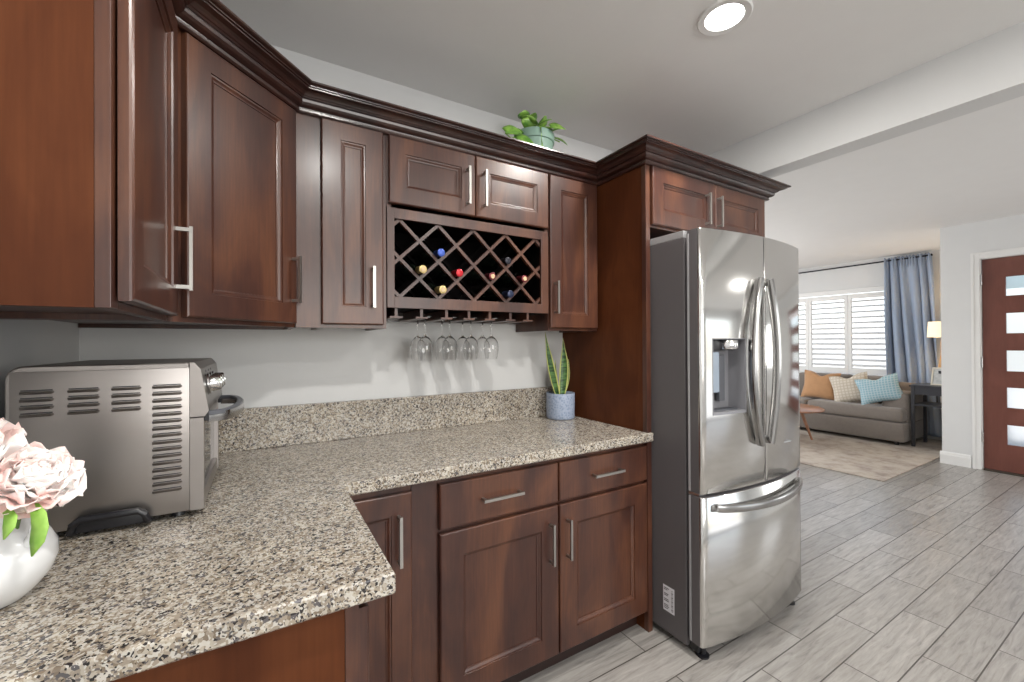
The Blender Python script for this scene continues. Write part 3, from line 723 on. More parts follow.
# door handle: black arms and a steel face, bowed outwards
bm = NB(); pts = []
for i in range(21):
    u = i/20; y = TY0+.012+(TY1-TY0-.024)*u; x = -.118+.062*math.sin(PI*u)**.35 if 0 < u < 1 else -.118
    pts.append((x, y, 1.158))
tube(bm, pts, None, flat=(.014, .012, (0, 0, 1))); hb = obj('door_handle', bm, 'dark_grey', t, True)
bm = NB(); tube(bm, [(x+.008 if 0 < i < 20 else x+.004, y, 1.148) for i, (x, y, z) in enumerate(pts)], None, flat=(.005, .024, (0, 0, 1))); obj('handle_face', bm, 'steel_handle', hb, True)
for y in (TY0+.004, TY1-.018):
    bm = NB(); box(bm, -.122, -.112, y, y+.014, 1.14, 1.17, .002); obj('handle_mount', bm, 'black', hb)
# black foot rail on the side and four small feet
bm = NB(); tube(bm, [(-.350, TY0-.003, .924), (-.350, TY0-.016, .930), (-.347, TY0-.018, .944), (-.335, TY0-.018, .954), (-.24, TY0-.018, .954), (-.228, TY0-.018, .944), (-.225, TY0-.016, .930), (-.225, TY0-.003, .924)], .0075, 10)
box(bm, -.345, -.230, TY0-.014, TY0-.0005, .924, .952, .002); obj('side_bumper', bm, 'black', t, True)
for x in (-.42, -.175):
    for y in (TY0+.035, TY1-.035):
        bm = NB(); lathe(bm, [(0, 0), (.014, 0), (.012, .0155), (0, .0155)], x, y, .9145, 16); obj('foot', bm, 'black', t, True)
# ------------------------------------------------------------------ white jug with peonies
VX, VY = -.380, 1.008
t = thing('jug', 'glossy white ceramic jug holding pink peonies at the left edge of the counter', 'jug', (VX, VY, .9145))
bm = NB()
out = [(0, 0), (.046, 0), (.052, .003), (.066, .014), (.082, .032), (.0895, .052), (.088, .070), (.078, .087), (.064, .100), (.054, .112), (.051, .124), (.054, .138), (.060, .148)]
inn = [(.0575, .149), (.0505, .137), (.0475, .124), (.0505, .112), (.060, .100), (.074, .086), (.084, .070), (.0855, .052), (.078, .034), (.05, .012), (0, .010)]
out = [(r*.9, z*1.16) for r, z in out]; inn = [(r*.9, z*1.16) for r, z in inn]; lathe(bm, out+inn, VX, VY, .9145, 48); obj('body', bm, 'ceramic', t, True, 60)
bm = NB(); d = Vector((.859, -.512, 0)); pts = []
for i in range(17):
    a = math.radians(100-i*12.5); rx, rz = .034, .034
    pts.append(Vector((VX, VY, .9145+.108)) + d*(.052+.036*max(0, math.cos(a))**.8) + U*(.032*math.sin(a)))
pts = [Vector((VX, VY, .9145)) + d*r + U*z for r, z in ((.049, .163), (.062, .167), (.073, .163), (.080, .152), (.082, .138), (.080, .122), (.076, .108), (.070, .096))]
tube(bm, pts, [.006, .007, .007, .0065, .0065, .0065, .007, .009], 12); obj('handle', bm, 'ceramic', t, True)

petal_mat, n, l, bb = new_mat('peony_petal')
tc = n.new('ShaderNodeTexCoord'); nz = n.new('ShaderNodeTexNoise'); nz.inputs['Scale'].default_value = 22; nz.inputs['Detail'].default_value = 3
l.new(tc.outputs['Object'], nz.inputs['Vector'])
rp = ramp(n, [(.34, (.84, .56, .52)), (.46, (.88, .76, .73)), (.58, (.90, .87, .85))]); l.new(nz.outputs['Fac'], rp.inputs[0]); l.new(rp.outputs[0], bb.inputs['Base Color'])
bb.inputs['Roughness'].default_value = .6; bb.inputs['Subsurface Weight'].default_value = .15; bb.inputs['Subsurface Radius'].default_value = (.01, .006, .005)
def leafmat(name, a, c, rough=.4):
    m, n, l, b = new_mat(name); tc = n.new('ShaderNodeTexCoord'); nz = n.new('ShaderNodeTexNoise'); nz.inputs['Scale'].default_value = 35
    l.new(tc.outputs['Object'], nz.inputs['Vector']); r = ramp(n, [(.35, a), (.65, c)]); l.new(nz.outputs['Fac'], r.inputs[0]); l.new(r.outputs[0], b.inputs['Base Color']); b.inputs['Roughness'].default_value = rough
    return m
leaf_green = leafmat('peony_leaf', (.20, .42, .05), (.36, .60, .12)); stem_green = leafmat('stem_green', (.05, .12, .02), (.10, .20, .04))
def petal(bm, c, az, el, L, Wd, cup, ruf, seed):
    """ruffled cupped petal leaving point c in the direction az, el"""
    f = Vector((math.cos(az)*math.cos(el), math.sin(az)*math.cos(el), math.sin(el)))
    s = Vector((-math.sin(az), math.cos(az), 0)); up = f.cross(s)*-1
    if up.z < 0: up = -up
    nu, nv = 8, 11; g = []
    for i in range(nu):
        u = i/(nu-1); w = Wd*(math.sin(PI*min(.98, .12+.62*u))**.8); row = []
        for j in range(nv):
            v = j/(nv-1)*2-1
            k = noise.noise(Vector((seed*3.1+v*2.1, u*1.8, seed)))*ruf*(u**1.5)*1.6 + math.sin(v*9+seed*5)*ruf*.28*u**3
            edge = L*.34*abs(v)**3*u + noise.noise(Vector((v*3, seed*7, 1)))*L*.10*u*u*(1-v*v)
            p = c + f*(L*u-edge) + s*(w*v) + up*(cup*(u*u*.8+abs(v)**2*.5*u)+k)
            row.append(bm.verts.new(p))
        g.append(row)
    for i in range(nu-1):
        for j in range(nv-1): bm.faces.new((g[i][j], g[i][j+1], g[i+1][j+1], g[i+1][j]))
def peony(name, label, c, R, seed, tilt, stem_to):
    rnd = random.Random(seed)
    t = thing(name, label, 'flower', c, 'peonies in the white jug')
    bm = NB(); O = Vector((0, 0, 0)); k = 0
    for n_, el, L, Wd, cup, ruf in ((7, -.35, 1.0, .46, .12, .20), (8, -.02, .98, .46, .24, .22), (8, .30, .90, .40, .30, .24), (8, .60, .80, .34, .26, .24), (7, .88, .70, .28, .22, .22), (6, 1.12, .58, .22, .18, .20), (5, 1.35, .46, .16, .1, .16)):
        a0 = rnd.random()*6
        for i in range(n_):
            k += 1; petal(bm, O, a0+i*2*PI/n_+rnd.uniform(-.15, .15), el+rnd.uniform(-.08, .08), R*L*rnd.uniform(.9, 1.08), R*Wd*1.2, R*cup, R*ruf*1.0, seed+k*1.37)
    mt = Matrix.Translation(c) @ tilt
    bmesh.ops.transform(bm, matrix=mt, verts=bm.verts)
    o = obj('petals', bm, petal_mat, t, True, 75); md = o.modifiers.new('thick', 'SOLIDIFY'); md.thickness = .0012
    bm = NB(); p0 = Vector(c) + (tilt @ Vector((0, 0, -R*.15)).to_4d()).to_3d(); p1 = Vector(stem_to)
    tube(bm, [p0, p0.lerp(p1, .35)+Vector((0, 0, -.01)), p0.lerp(p1, .7)+Vector((0, 0, -.004)), p1], .0028, 8); obj('stem', bm, stem_green, t, True)
    return t
RX = lambda ax, a: Matrix.Rotation(math.radians(a), 4, Vector(ax))
f1 = peony('peony', 'large pale pink peony at the left of the white jug', (-.395, .975, 1.146), .080, 3, RX((.859, -.512, 0), 28), (-.372, 1.010, .945))
f2 = peony('peony', 'pale pink peony leaning out over the right of the white jug', (-.318, .965, 1.108), .064, 11, RX((.2, 1, 0), 45) @ RX((.859, -.512, 0), 20), (-.362, 1.000, .940))
def blade(bm, pts, widths, side, sag=.0):
    side = Vector(side).normalized(); rings = []
    for p, w in zip(pts, widths):
        p = Vector(p); rings.append([bm.verts.new(p-side*w+Vector((0, 0, sag*w))), bm.verts.new(p), bm.verts.new(p+side*w+Vector((0, 0, sag*w)))])
    for a, b2 in zip(rings, rings[1:]):
        for j in range(2): bm.faces.new((a[j], a[j+1], b2[j+1], b2[j]))
for par, pts, wd in ((f2, [(-.318, .955, 1.085), (-.303, .930, 1.082), (-.291, .912, 1.072), (-.286, .902, 1.052), (-.288, .898, 1.032), (-.294, .900, 1.014)], [.003, .010, .012, .013, .011, .001]),
                     (f1, [(-.345, .950, 1.080), (-.328, .925, 1.082), (-.318, .908, 1.074), (-.317, .900, 1.060), (-.322, .900, 1.046)], [.003, .008, .010, .009, .001])):
    bm = NB(); blade(bm, pts, wd, (.859, -.512, 0), .3); o = obj('leaf', bm, leaf_green, par, True); md = o.modifiers.new('thick', 'SOLIDIFY'); md.thickness = .001

# ------------------------------------------------------------------ snake plant
PX_, PY_ = 1.405, 1.842
t = thing('snake_plant', 'variegated snake plant in a textured blue-grey pot at the right end of the counter', 'potted plant', (PX_, PY_, .9145))
pm, n, l, bb = new_mat('blue_grey_glaze'); tc = n.new('ShaderNodeTexCoord'); wv = n.new('ShaderNodeTexVoronoi'); wv.inputs['Scale'].default_value = 85; l.new(tc.outputs['Object'], wv.inputs['Vector'])
rp = ramp(n, [(.1, (.20, .26, .38)), (.6, (.34, .40, .52))]); l.new(wv.outputs['Distance'], rp.inputs[0]); l.new(rp.outputs[0], bb.inputs['Base Color']); bb.inputs['Roughness'].default_value = .28
bp = n.new('ShaderNodeBump'); bp.inputs['Strength'].default_value = .5; bp.inputs['Distance'].default_value = .003; l.new(wv.outputs['Distance'], bp.inputs['Height']); l.new(bp.outputs[0], bb.inputs['Normal'])
bm = NB(); lathe(bm, [(0, 0), (.070, 0), (.075, .004), (.0775, .012), (.0785, .134), (.078, .139), (.075, .1395), (.073, .136), (.072, .10), (0, .10)], PX_, PY_, .9145, 48); obj('pot', bm, pm, t, True, 50)
bm = NB(); lathe(bm, [(0, .0), (.071, 0), (.071, .008), (0, .014)], PX_, PY_, 1.0150, 32); obj('soil', bm, simple('potting_soil', (.045, .03, .02), .9, bump=.8), t)
sm, n, l, bb = new_mat('snake_leaf'); at = n.new('ShaderNodeAttribute'); at.attribute_name = 'edge'
tc = n.new('ShaderNodeTexCoord'); mp = n.new('ShaderNodeMapping'); mp.inputs['Scale'].default_value = (14, 14, 60); l.new(tc.outputs['Object'], mp.inputs[0]); nz = n.new('ShaderNodeTexNoise'); nz.inputs['Scale'].default_value = 1.4; nz.inputs['Detail'].default_value = 3; l.new(mp.outputs[0], nz.inputs['Vector'])
rg = ramp(n, [(.4, (.018, .055, .018)), (.6, (.10, .22, .06))]); l.new(nz.outputs['Fac'], rg.inputs[0])
re = ramp(n, [(.70, (0, 0, 0)), (.78, (1, 1, 1))]); l.new(at.outputs['Fac'], re.inputs[0])
mx = n.new('ShaderNodeMix'); mx.data_type = 'RGBA'; l.new(re.outputs[0], mx.inputs['Factor']); l.new(rg.outputs[0], mx.inputs['A']); mx.inputs['B'].default_value = (.50, .52, .16, 1); l.new(mx.outputs['Result'], bb.inputs['Base Color']); bb.inputs['Roughness'].default_value = .35
def snake_leaf(base, tip, wmax, face, bow, twist=0.0):
    base, tip = Vector(base), Vector(tip); bm = NB(); lay = bm.verts.layers.float.new('edge'); ax = (tip-base)
    side0 = Vector((0, 0, 1)).cross(Vector(face)).normalized(); rows = []
    for i in range(15):
        u = i/14; p = base.lerp(tip, u) + Vector(bow)*math.sin(PI*u)
        w = wmax*(.55+.45*math.sin(PI*min(1, u*1.25)))*(1-max(0, (u-.62)/.38)**1.7) + .0005
        s = side0.copy(); s.rotate(Matrix.Rotation(twist*u, 3, 'Z')); nn = s.cross(Vector((0, 0, 1)))
        row = []
        for j in range(9):
            v = j/4-1; vt = bm.verts.new(p + s*(w*v) + nn*(w*.35*(v*v))); vt[lay] = abs(v) if u < .96 else 1; row.append(vt)
        rows.append(row)
    for a, b2 in zip(rows, rows[1:]):
        for j in range(8): bm.faces.new((a[j], a[j+1], b2[j+1], b2[j]))
    o = obj('leaf', bm, sm, t, True, 80); md = o.modifiers.new('thick', 'SOLIDIFY'); md.thickness = .0022
fc = (-.6, -.8, 0)
snake_leaf((1.388, 1.835, 1.02), (1.296, 1.83, 1.385), .020, fc, (-.008, 0, .0), .5)
snake_leaf((1.408, 1.835, 1.02), (1.416, 1.83, 1.352), .025, (-.5, -.85, 0), (.012, 0, 0), -.3)
snake_leaf((1.398, 1.858, 1.02), (1.385, 1.86, 1.230), .015, (-.3, -.95, 0), (-.01, 0, 0), .8)
snake_leaf((1.422, 1.845, 1.02), (1.462, 1.84, 1.235), .014, (-.9, -.3, 0), (.012, 0, 0), .6)

# ------------------------------------------------------------------ trailing plant on the wall cabinets
QX, QY, QZ = 1.205, 1.790, 2.1655
t = thing('trailing_houseplant', 'green trailing houseplant in a pale green pot on top of the wall cabinets', 'potted plant', (QX, QY, QZ))
bm = NB(); lathe(bm, [(0, 0), (.070, 0), (.078, .006), (.090, .10), (.098, .178), (.104, .181), (.106, .218), (.104, .223), (.099, .221), (.095, .18), (.09, .17), (0, .17)], QX, QY, QZ, 44)
obj('pot', bm, simple('shaded_green_pot', (.22, .34, .28), .5), t, True, 45)  # green darkened to put the pot's shadow into its colour
bm = NB(); lathe(bm, [(0, 0), (.088, 0), (.088, .01), (0, .016)], QX, QY, QZ+.185, 28); obj('soil', bm, simple('dark_soil', (.05, .035, .025), .9, bump=.8), t)
pothos = leafmat('pothos_leaf', (.07, .20, .025), (.24, .42, .07), .35)
rnd = random.Random(5)
def heart_leaf(c, az, el, L, par, roll=0):
    f = Vector((math.cos(az)*math.cos(el), math.sin(az)*math.cos(el), math.sin(el))); s = Vector((-math.sin(az), math.cos(az), 0)); s.rotate(Matrix.Rotation(roll, 3, f)); up = s.cross(f)*-1
    bm = NB(); rows = []
    for i in range(9):
        u = i/8; w = L*.40*(math.sin(PI*min(1, u*.86+.13))**.75)*(1-.25*u) if i < 8 else .0004
        row = []
        for j in range(5):
            v = j/2-1; row.append(bm.verts.new(Vector(c)+f*(L*(u-(.12*abs(v) if u < .2 else 0)))+s*(w*v)+up*(L*(-.18*u*u+.14*abs(v)*w/L*2))))
        rows.append(row)
    for a, b2 in zip(rows, rows[1:]):
        for j in range(4): bm.faces.new((a[j], a[j+1], b2[j+1], b2[j]))
    o = obj('leaf', bm, pothos, par, True, 80); md = o.modifiers.new('thick', 'SOLIDIFY'); md.thickness = .0012
def vine(pts, leaves):
    bm = NB(); tube(bm, pts, .0032, 8); v = obj('vine', bm, leaf_green, t, True)
    for c, az, el, L, ro in leaves: heart_leaf(c, az, el, L, v, ro)
zt_ = QZ+.19
vine([(QX-.02, QY-.02, zt_), (QX-.04, QY-.06, zt_+.06), (QX-.03, QY-.105, zt_+.03), (QX-.03, QY-.115, zt_-.06), (QX-.03, QY-.12, zt_-.11)],
     [((QX-.045, QY-.07, zt_+.06), 2.6, .5, .075, .3), ((QX-.03, QY-.10, zt_+.04), -1.2, .3, .065, .6)])
vine([(QX+.02, QY, zt_), (QX+.04, QY-.03, zt_+.045), (QX+.075, QY-.06, zt_+.055)], [((QX+.072, QY-.06, zt_+.052), -.4, .45, .075, .5), ((QX+.045, QY-.04, zt_+.045), -1.6, .1, .06, -.3)])
vine([(QX-.01, QY, zt_), (QX-.03, QY-.02, zt_+.07), (QX-.07, QY-.04, zt_+.105)], [((QX-.065, QY-.04, zt_+.10), 3.3, -.1, .07, .5), ((QX-.035, QY-.03, zt_+.075), -1.9, .5, .07, .2)])
vine([(QX+.03, QY+.01, zt_), (QX+.085, QY-.03, zt_+.035), (QX+.12, QY-.06, zt_+.01)], [((QX+.10, QY-.05, zt_+.025), -.5, -.3, .07, .6), ((QX+.06, QY-.03, zt_+.035), 1.2, .3, .06, 0)])
vine([(QX, QY-.03, zt_), (QX+.01, QY-.08, zt_+.05), (QX+.03, QY-.11, zt_+.04)], [((QX+.01, QY-.08, zt_+.05), -2.4, .1, .09, .8), ((QX+.03, QY-.11, zt_+.04), -.2, .2, .085, .9), ((QX-.03, QY-.06, zt_+.05), 3.0, .2, .085, 1.0)])
vine([(QX-.05, QY, zt_), (QX-.11, QY-.04, zt_), (QX-.15, QY-.08, QZ+.15), (QX-.19, QY-.09, QZ+.13), (QX-.225, QY-.095, QZ+.145)],
     [((QX-.225, QY-.095, QZ+.150), -.2, .25, .09, 1.1), ((QX-.165, QY-.095, QZ+.130), -.35, .0, .09, 1.0), ((QX-.10, QY-.04, zt_+.005), 3.0, .4, .055, 0)])
vine([(QX+.05, QY, zt_), (QX+.105, QY-.06, zt_-.05), (QX+.135, QY-.09, QZ+.07), (QX+.17, QY-.10, QZ+.05)], [((QX+.13, QY-.09, QZ+.095), -.1, .1, .065, .5), ((QX+.165, QY-.10, QZ+.075), -.2, -.1, .085, .9)])

# ------------------------------------------------------------------ wine bottles and stemware
caps = {'blue': (.05, .10, .42), 'gold': (.62, .48, .20), 'red': (.55, .02, .03), 'dark_red': (.16, .02, .03), 'black': (.02, .02, .03), 'navy': (.02, .03, .07)}
CM = {k: simple(k+'_foil', v, .3, .35) for k, v in caps.items()}; cork = simple('cork', (.62, .47, .28), .8); label_mat = simple('cream_bottle_label', (.62, .55, .30), .6)
def vpt(col, row): return .472+.0815*col, 1.8215-.077*row
def bottle(name_cap, col, row, label, capcol, out, corktip=False, band=None):
    x, z = vpt(col, row); A = Vector((x, out, z+.033)); B = Vector((x, 1.930, z+.058)); ax = (B-A).normalized()
    t = thing('wine_bottle', label, 'wine bottle', A, 'wine bottles lying in the rack')
    q = ax.to_track_quat('Z', 'Y').to_matrix().to_4x4(); Lb = (B-A).length
    pf = [(0, .002), (.0125, .002), (.0125, .05), (.0128, .09), (.018, .115), (.031, .140), (.0365, .165), (.0368, Lb-.006), (.033, Lb), (0, Lb-.004)]
    bm = NB(); lathe(bm, pf, 0, 0, 0, 24); bmesh.ops.transform(bm, matrix=Matrix.Translation(A) @ q, verts=bm.verts); bd = obj('bottle', bm, 'bottle_glass', t, True, 50)
    bm = NB(); lathe(bm, [(0, -.001), (.0130, -.001), (.0162, .001), (.0165, .007), (.0150, .010), (.0148, .058), (.0135, .060), (.0128, .004)], 0, 0, 0, 24); bmesh.ops.transform(bm, matrix=Matrix.Translation(A) @ q, verts=bm.verts); obj('foil_cap', bm, CM[capcol], t, True, 50)
    if corktip:
        bm = NB(); lathe(bm, [(0, -.003), (.0098, -.003), (.0100, -.0012), (0, -.0012)], 0, 0, 0, 20); bmesh.ops.transform(bm, matrix=Matrix.Translation(A) @ q, verts=bm.verts); obj('cork_end', bm, cork, t)
bottle('b', 2, 2, 'dark wine bottle with a bright blue cap, topmost on the left of the rack', 'blue', 1.628)
bottle('b', 1, 3, 'wine bottle with a gold cap, nearest the left end of the rack', 'gold', 1.618, True)
bottle('b', 3, 3, 'wine bottle with a bright red cap in the middle of the rack', 'red', 1.628)
bottle('b', 2, 4, 'wine bottle with a gold cap in the lowest row of the rack', 'gold', 1.612, True)
bottle('b', 5, 3, 'wine bottle with a dark red cap and cork tip right of the middle', 'dark_red', 1.640, True)
bottle('b', 7, 3, 'wine bottle with a dark red cap, nearest the right end of the rack', 'dark_red', 1.630, True)
bottle('b', 6, 4, 'wine bottle with a navy cap in the lowest row of the rack', 'navy', 1.620)
bottle('b', 6, 2, 'wine bottle with a black cap in the upper right of the rack', 'black', 1.640)

def wine_glass(x, y, label):
    t0 = 1.4445
    # upside down: foot held on the rails, rim lowest
    o = [(0, 0), (.031, -.0012), (.0325, -.003), (.012, -.006), (.0042, -.012), (.0034, -.03), (.0036, -.075), (.006, -.084), (.018, -.094), (.030, -.110), (.0345, -.130), (.0335, -.155), (.0295, -.180), (.0270, -.192)]
    i = [(.0262, -.192), (.0285, -.180), (.0325, -.155), (.0335, -.130), (.029, -.111), (.017, -.096), (.004, -.088), (0, -.0875)]
    bm = NB(); seg = 28
    loft(bm, [[(x+max(r, 1e-4)*math.cos(2*PI*k/seg), y+max(r, 1e-4)*math.sin(2*PI*k/seg), t0+z) for k in range(seg)] for r, z in o+i])
    return tag(obj('wine_glass', bm, 'glass', None, True, 70), label, 'wine glass', 'wine glasses hanging under the rack')
ordn = ('leftmost', 'second from the left', 'third from the left', 'rightmost')
for k, x in enumerate((.607, .722, .826, .932)):
    wine_glass(x, 1.755, f'clear wine glass hanging upside down in the front row, {ordn[k]}')
    wine_glass(x-.004, 1.838, f'clear wine glass hanging upside down in the back row, {ordn[k]}')

# ------------------------------------------------------------------ recessed ceiling lamps
emit, n, l, bb = new_mat('lamp_diffuser'); bb.inputs['Emission Color'].default_value = (1, .985, .95, 1); bb.inputs['Emission Strength'].default_value = 9
def downlight(x, y, label, energy):
    t = thing('ceiling_lamp', label, 'ceiling light', (x, y, CEIL))
    bm = NB(); lathe(bm, [(.066, -.001), (.068, -.006), (.090, -.008), (.094, -.004), (.0945, -.0005), (.066, -.0005)], x, y, CEIL, 48); obj('trim_ring', bm, 'trim', t, True, 50)
    bm = NB(); lathe(bm, [(0, -.004), (.066, -.004), (.066, -.001), (0, -.001)], x, y, CEIL, 40); obj('diffuser', bm, emit, t)
    L = bpy.data.lights.new('lamp_light', 'AREA'); L.shape = 'DISK'; L.size = .13; L.energy = energy; L.color = (1, .97, .92)
    o = bpy.data.objects.new('lamp_light', L); C.objects.link(o); o.location = (x, y, CEIL-.012)
downlight(1.495, .937, 'round recessed ceiling lamp glowing white above the counter', 20)
for x, y, w in ((.35, .2, 'over the left counter'), (1.5, -.9, 'behind the camera'), (3.9, -.6, 'in front of the entry door')):  # unseen lamps, added for more light from above
    downlight(x, y, 'added unseen recessed ceiling lamp '+w, 10 if x > 3 else 22)

# ------------------------------------------------------------------ living room
sofa_fab = simple('taupe_upholstery', (.175, .150, .130), .9, var=.12, vscale=30, bump=.5, bscale=400, sheen=.25)
def soft_box(bm, x0, x1, y0, y1, z0, z1, r=.04, crown=.0):
    vs0 = len(bm.verts); box(bm, x0, x1, y0, y1, z0, z1); bm.verts.ensure_lookup_table(); vs = bm.verts[vs0:]
    es = list({e for v in vs for e in v.link_edges}); bmesh.ops.bevel(bm, geom=es, offset=r, segments=4, affect='EDGES', profile=.5)
SXF, SYR, SYL = 6.80, 1.975, 4.15
t = thing('sofa', 'taupe upholstered sofa standing under the shuttered window', 'sofa', (7.25, 3.06, 0))
bm = NB(); soft_box(bm, SXF+.02, 7.60, SYR+.005, SYL-.005, .06, .30, .02); obj('base', bm, sofa_fab, t, True, 50)
bm = NB(); soft_box(bm, SXF+.14, 7.60, SYR, SYR+.27, .28, .66, .045); obj('armrest', bm, sofa_fab, t, True, 60)
bm = NB(); soft_box(bm, SXF+.14, 7.60, SYL-.27, SYL, .28, .66, .045); obj('armrest', bm, sofa_fab, t, True, 60)
bm = NB(); soft_box(bm, 7.42, 7.625, SYR+.05, SYL-.05, .28, .76, .06); obj('backrest', bm, sofa_fab, t, True, 60)
for y0, y1 in ((SYR+.012, 3.055), (3.062, SYL-.012)):
    bm = NB(); soft_box(bm, SXF, 7.42, y0 if y0 > 3 else SYR+.012, y1, .305, .478, .045); obj('seat_cushion', bm, sofa_fab, t, True, 60)
for y0, y1 in ((SYR+.27, 2.70), (2.705, 3.42), (3.425, SYL-.27)):
    bm = NB(); soft_box(bm, 7.27, 7.52, y0, y1, .47, .84, .07); obj('back_cushion', bm, sofa_fab, t, True, 60)
for x in (SXF+.10, 7.52):
    for y in (SYR+.10, SYL-.10):
        bm = NB(); lathe(bm, [(0, 0), (.022, 0), (.030, .06), (0, .06)], x, y, .012, 12); obj('leg', bm, 'black', t)
def pillow(label, c, w, h, th, rot, mat, seed):
    t = thing('throw_pillow', label, 'pillow', c, 'throw pillows on the sofa'); rnd = random.Random(seed)
    bm = NB(); n_ = 14; sh = []
    for sgn in (1, -1):
        g = []
        for i in range(n_+1):
            row = []
            for j in range(n_+1):
                u, v = i/n_*2-1, j/n_*2-1
                e = (1-abs(u)**2.6)*(1-abs(v)**2.6); k = math.sqrt(max(0, e))
                pinch = 1-.10*(1-abs(v)**1.0)*abs(u)**2; pinch2 = 1-.10*(1-abs(u))*abs(v)**2
                chop = -.13*h*math.exp(-(u/.28)**2)*max(0, v)**3      # the dent in the top edge
                row.append(bm.verts.new((u*w/2*pinch, sgn*th/2*k*.95, v*h/2*pinch2+chop+noise.noise(Vector((u*2, v*2, seed)))*.008)))
            g.append(row)
        for i in range(n_):
            for j in range(n_): bm.faces.new((g[i][j], g[i+1][j], g[i+1][j+1], g[i][j+1]))
    bmesh.ops.remove_doubles(bm, verts=bm.verts, dist=.0008)
    bmesh.ops.transform(bm, matrix=Matrix.Translation(c) @ rot, verts=bm.verts); obj('cushion', bm, mat, t, True, 80)
tan = simple('tan_velvet', (.40, .215, .10), .8, var=.15, vscale=14, sheen=.3)
def checks(name, base, line, sc_, thr):
    m, n, l, b = new_mat(name); tc = n.new('ShaderNodeTexCoord'); mp = n.new('ShaderNodeMapping'); mp.inputs['Scale'].default_value = (sc_, sc_, sc_); mp.inputs['Rotation'].default_value = (.25, 0, 0); l.new(tc.outputs['Object'], mp.inputs[0])
    fs = []
    sp = n.new('ShaderNodeSeparateXYZ'); l.new(mp.outputs[0], sp.inputs[0])
    for ax in ('Y', 'Z'):
        q = n.new('ShaderNodeMath'); q.operation = 'FRACT'; l.new(sp.outputs[ax], q.inputs[0]); w = n.new('ShaderNodeMath'); w.operation = 'LESS_THAN'; w.inputs[1].default_value = thr; l.new(q.outputs[0], w.inputs[0]); fs.append(w)
    a = n.new('ShaderNodeMath'); a.operation = 'MAXIMUM'; l.new(fs[0].outputs[0], a.inputs[0]); l.new(fs[1].outputs[0], a.inputs[1])
    mx = n.new('ShaderNodeMix'); mx.data_type = 'RGBA'; mx.inputs['A'].default_value = (*base, 1); mx.inputs['B'].default_value = (*line, 1); l.new(a.outputs[0], mx.inputs['Factor']); l.new(mx.outputs['Result'], b.inputs['Base Color']); b.inputs['Roughness'].default_value = .85
    return m
plaid = checks('cream_plaid', (.58, .53, .46), (.46, .40, .32), 26, .3); blue = checks('blue_weave', (.22, .37, .43), (.40, .50, .54), 34, .3)
def prot(rz, lean, roll): return Matrix.Rotation(math.radians(rz), 4, 'Z') @ Matrix.Rotation(math.radians(lean), 4, 'X') @ Matrix.Rotation(math.radians(roll), 4, 'Y')
pillow('tan velvet throw pillow on the left of the sofa', (7.10, 3.00, .675), .46, .42, .15, prot(-84, -12, 4), tan, 1)
pillow('cream plaid throw pillow in the middle of the sofa', (7.05, 2.61, .668), .44, .41, .15, prot(-80, -14, -13), plaid, 2)
pillow('light blue woven throw pillow against the right sofa arm', (6.955, 2.265, .695), .45, .36, .13, prot(-80, -20, -16), blue, 3)

# curtain and rod
bm = NB(); tube(bm, [(WX-.10, 1.95, 2.475), (WX-.10, 4.95, 2.455)], .011, 12); lathe(bm, [(0, 0), (.016, .004), (.020, .016), (.014, .03), (0, .034)], WX-.10, 1.945, 2.46, 16)
box(bm, WX-.10, WX, 1.99, 2.0, 2.462, 2.486); box(bm, WX-.10, WX, 4.88, 4.90, 2.446, 2.468)
tag(obj('curtain_rod', bm, simple('dark_metal_rod', (.03, .03, .035), .35, .8), None, True, 50), 'long dark metal curtain rod above the shuttered window', 'curtain rod')
cm, n, l, bb = new_mat('blue_grey_curtain'); bb.inputs['Base Color'].default_value = (.27, .335, .45, 1); bb.inputs['Roughness'].default_value = .55; bb.inputs['Sheen Weight'].default_value = .3
tc = n.new('ShaderNodeTexCoord'); nz = n.new('ShaderNodeTexNoise'); nz.inputs['Scale'].default_value = 500; l.new(tc.outputs['Object'], nz.inputs['Vector']); bp = n.new('ShaderNodeBump'); bp.inputs['Strength'].default_value = .15; bp.inputs['Distance'].default_value = .001; l.new(nz.outputs['Fac'], bp.inputs['Height']); l.new(bp.outputs[0], bb.inputs['Normal'])
bm = NB(); rows = []
for i in range(45):
    u = i/44; z = 2.505-u*2.45; row = []
    ya, yb2 = 2.435-.05*u, 1.935-.10*u
    for j in range(161):
        v = j/160; s = v+.018*math.sin(v*23+u*2.2)*u
        amp = (.018+.022*min(1, u*2.5))*(1+.35*math.sin(v*7+1))
        ph = s*2*PI*(5.6-.8*u)+1.0*math.sin(u*2.2+v*6)+.5*math.sin(v*17)
        x = WX-.10-amp*math.sin(ph)-.012*math.sin(ph*2.3)*u - (.012*math.sin(v*2*PI*17) if u < .05 else 0)
        row.append(bm.verts.new((x, ya+(yb2-ya)*v + .012*math.cos(ph)*min(1, u*3), z + (.012*math.sin(v*2*PI*13) if i == 0 else 0))))
    rows.append(row)
for a, b2 in zip(rows, rows[1:]):
    for j in range(160): bm.faces.new((a[j], a[j+1], b2[j+1], b2[j]))
o = tag(obj('curtain', bm, cm, None, True, 80), 'blue-grey gathered curtain hanging at the right end of the rod', 'curtain'); md = o.modifiers.new('thick', 'SOLIDIFY'); md.thickness = .003

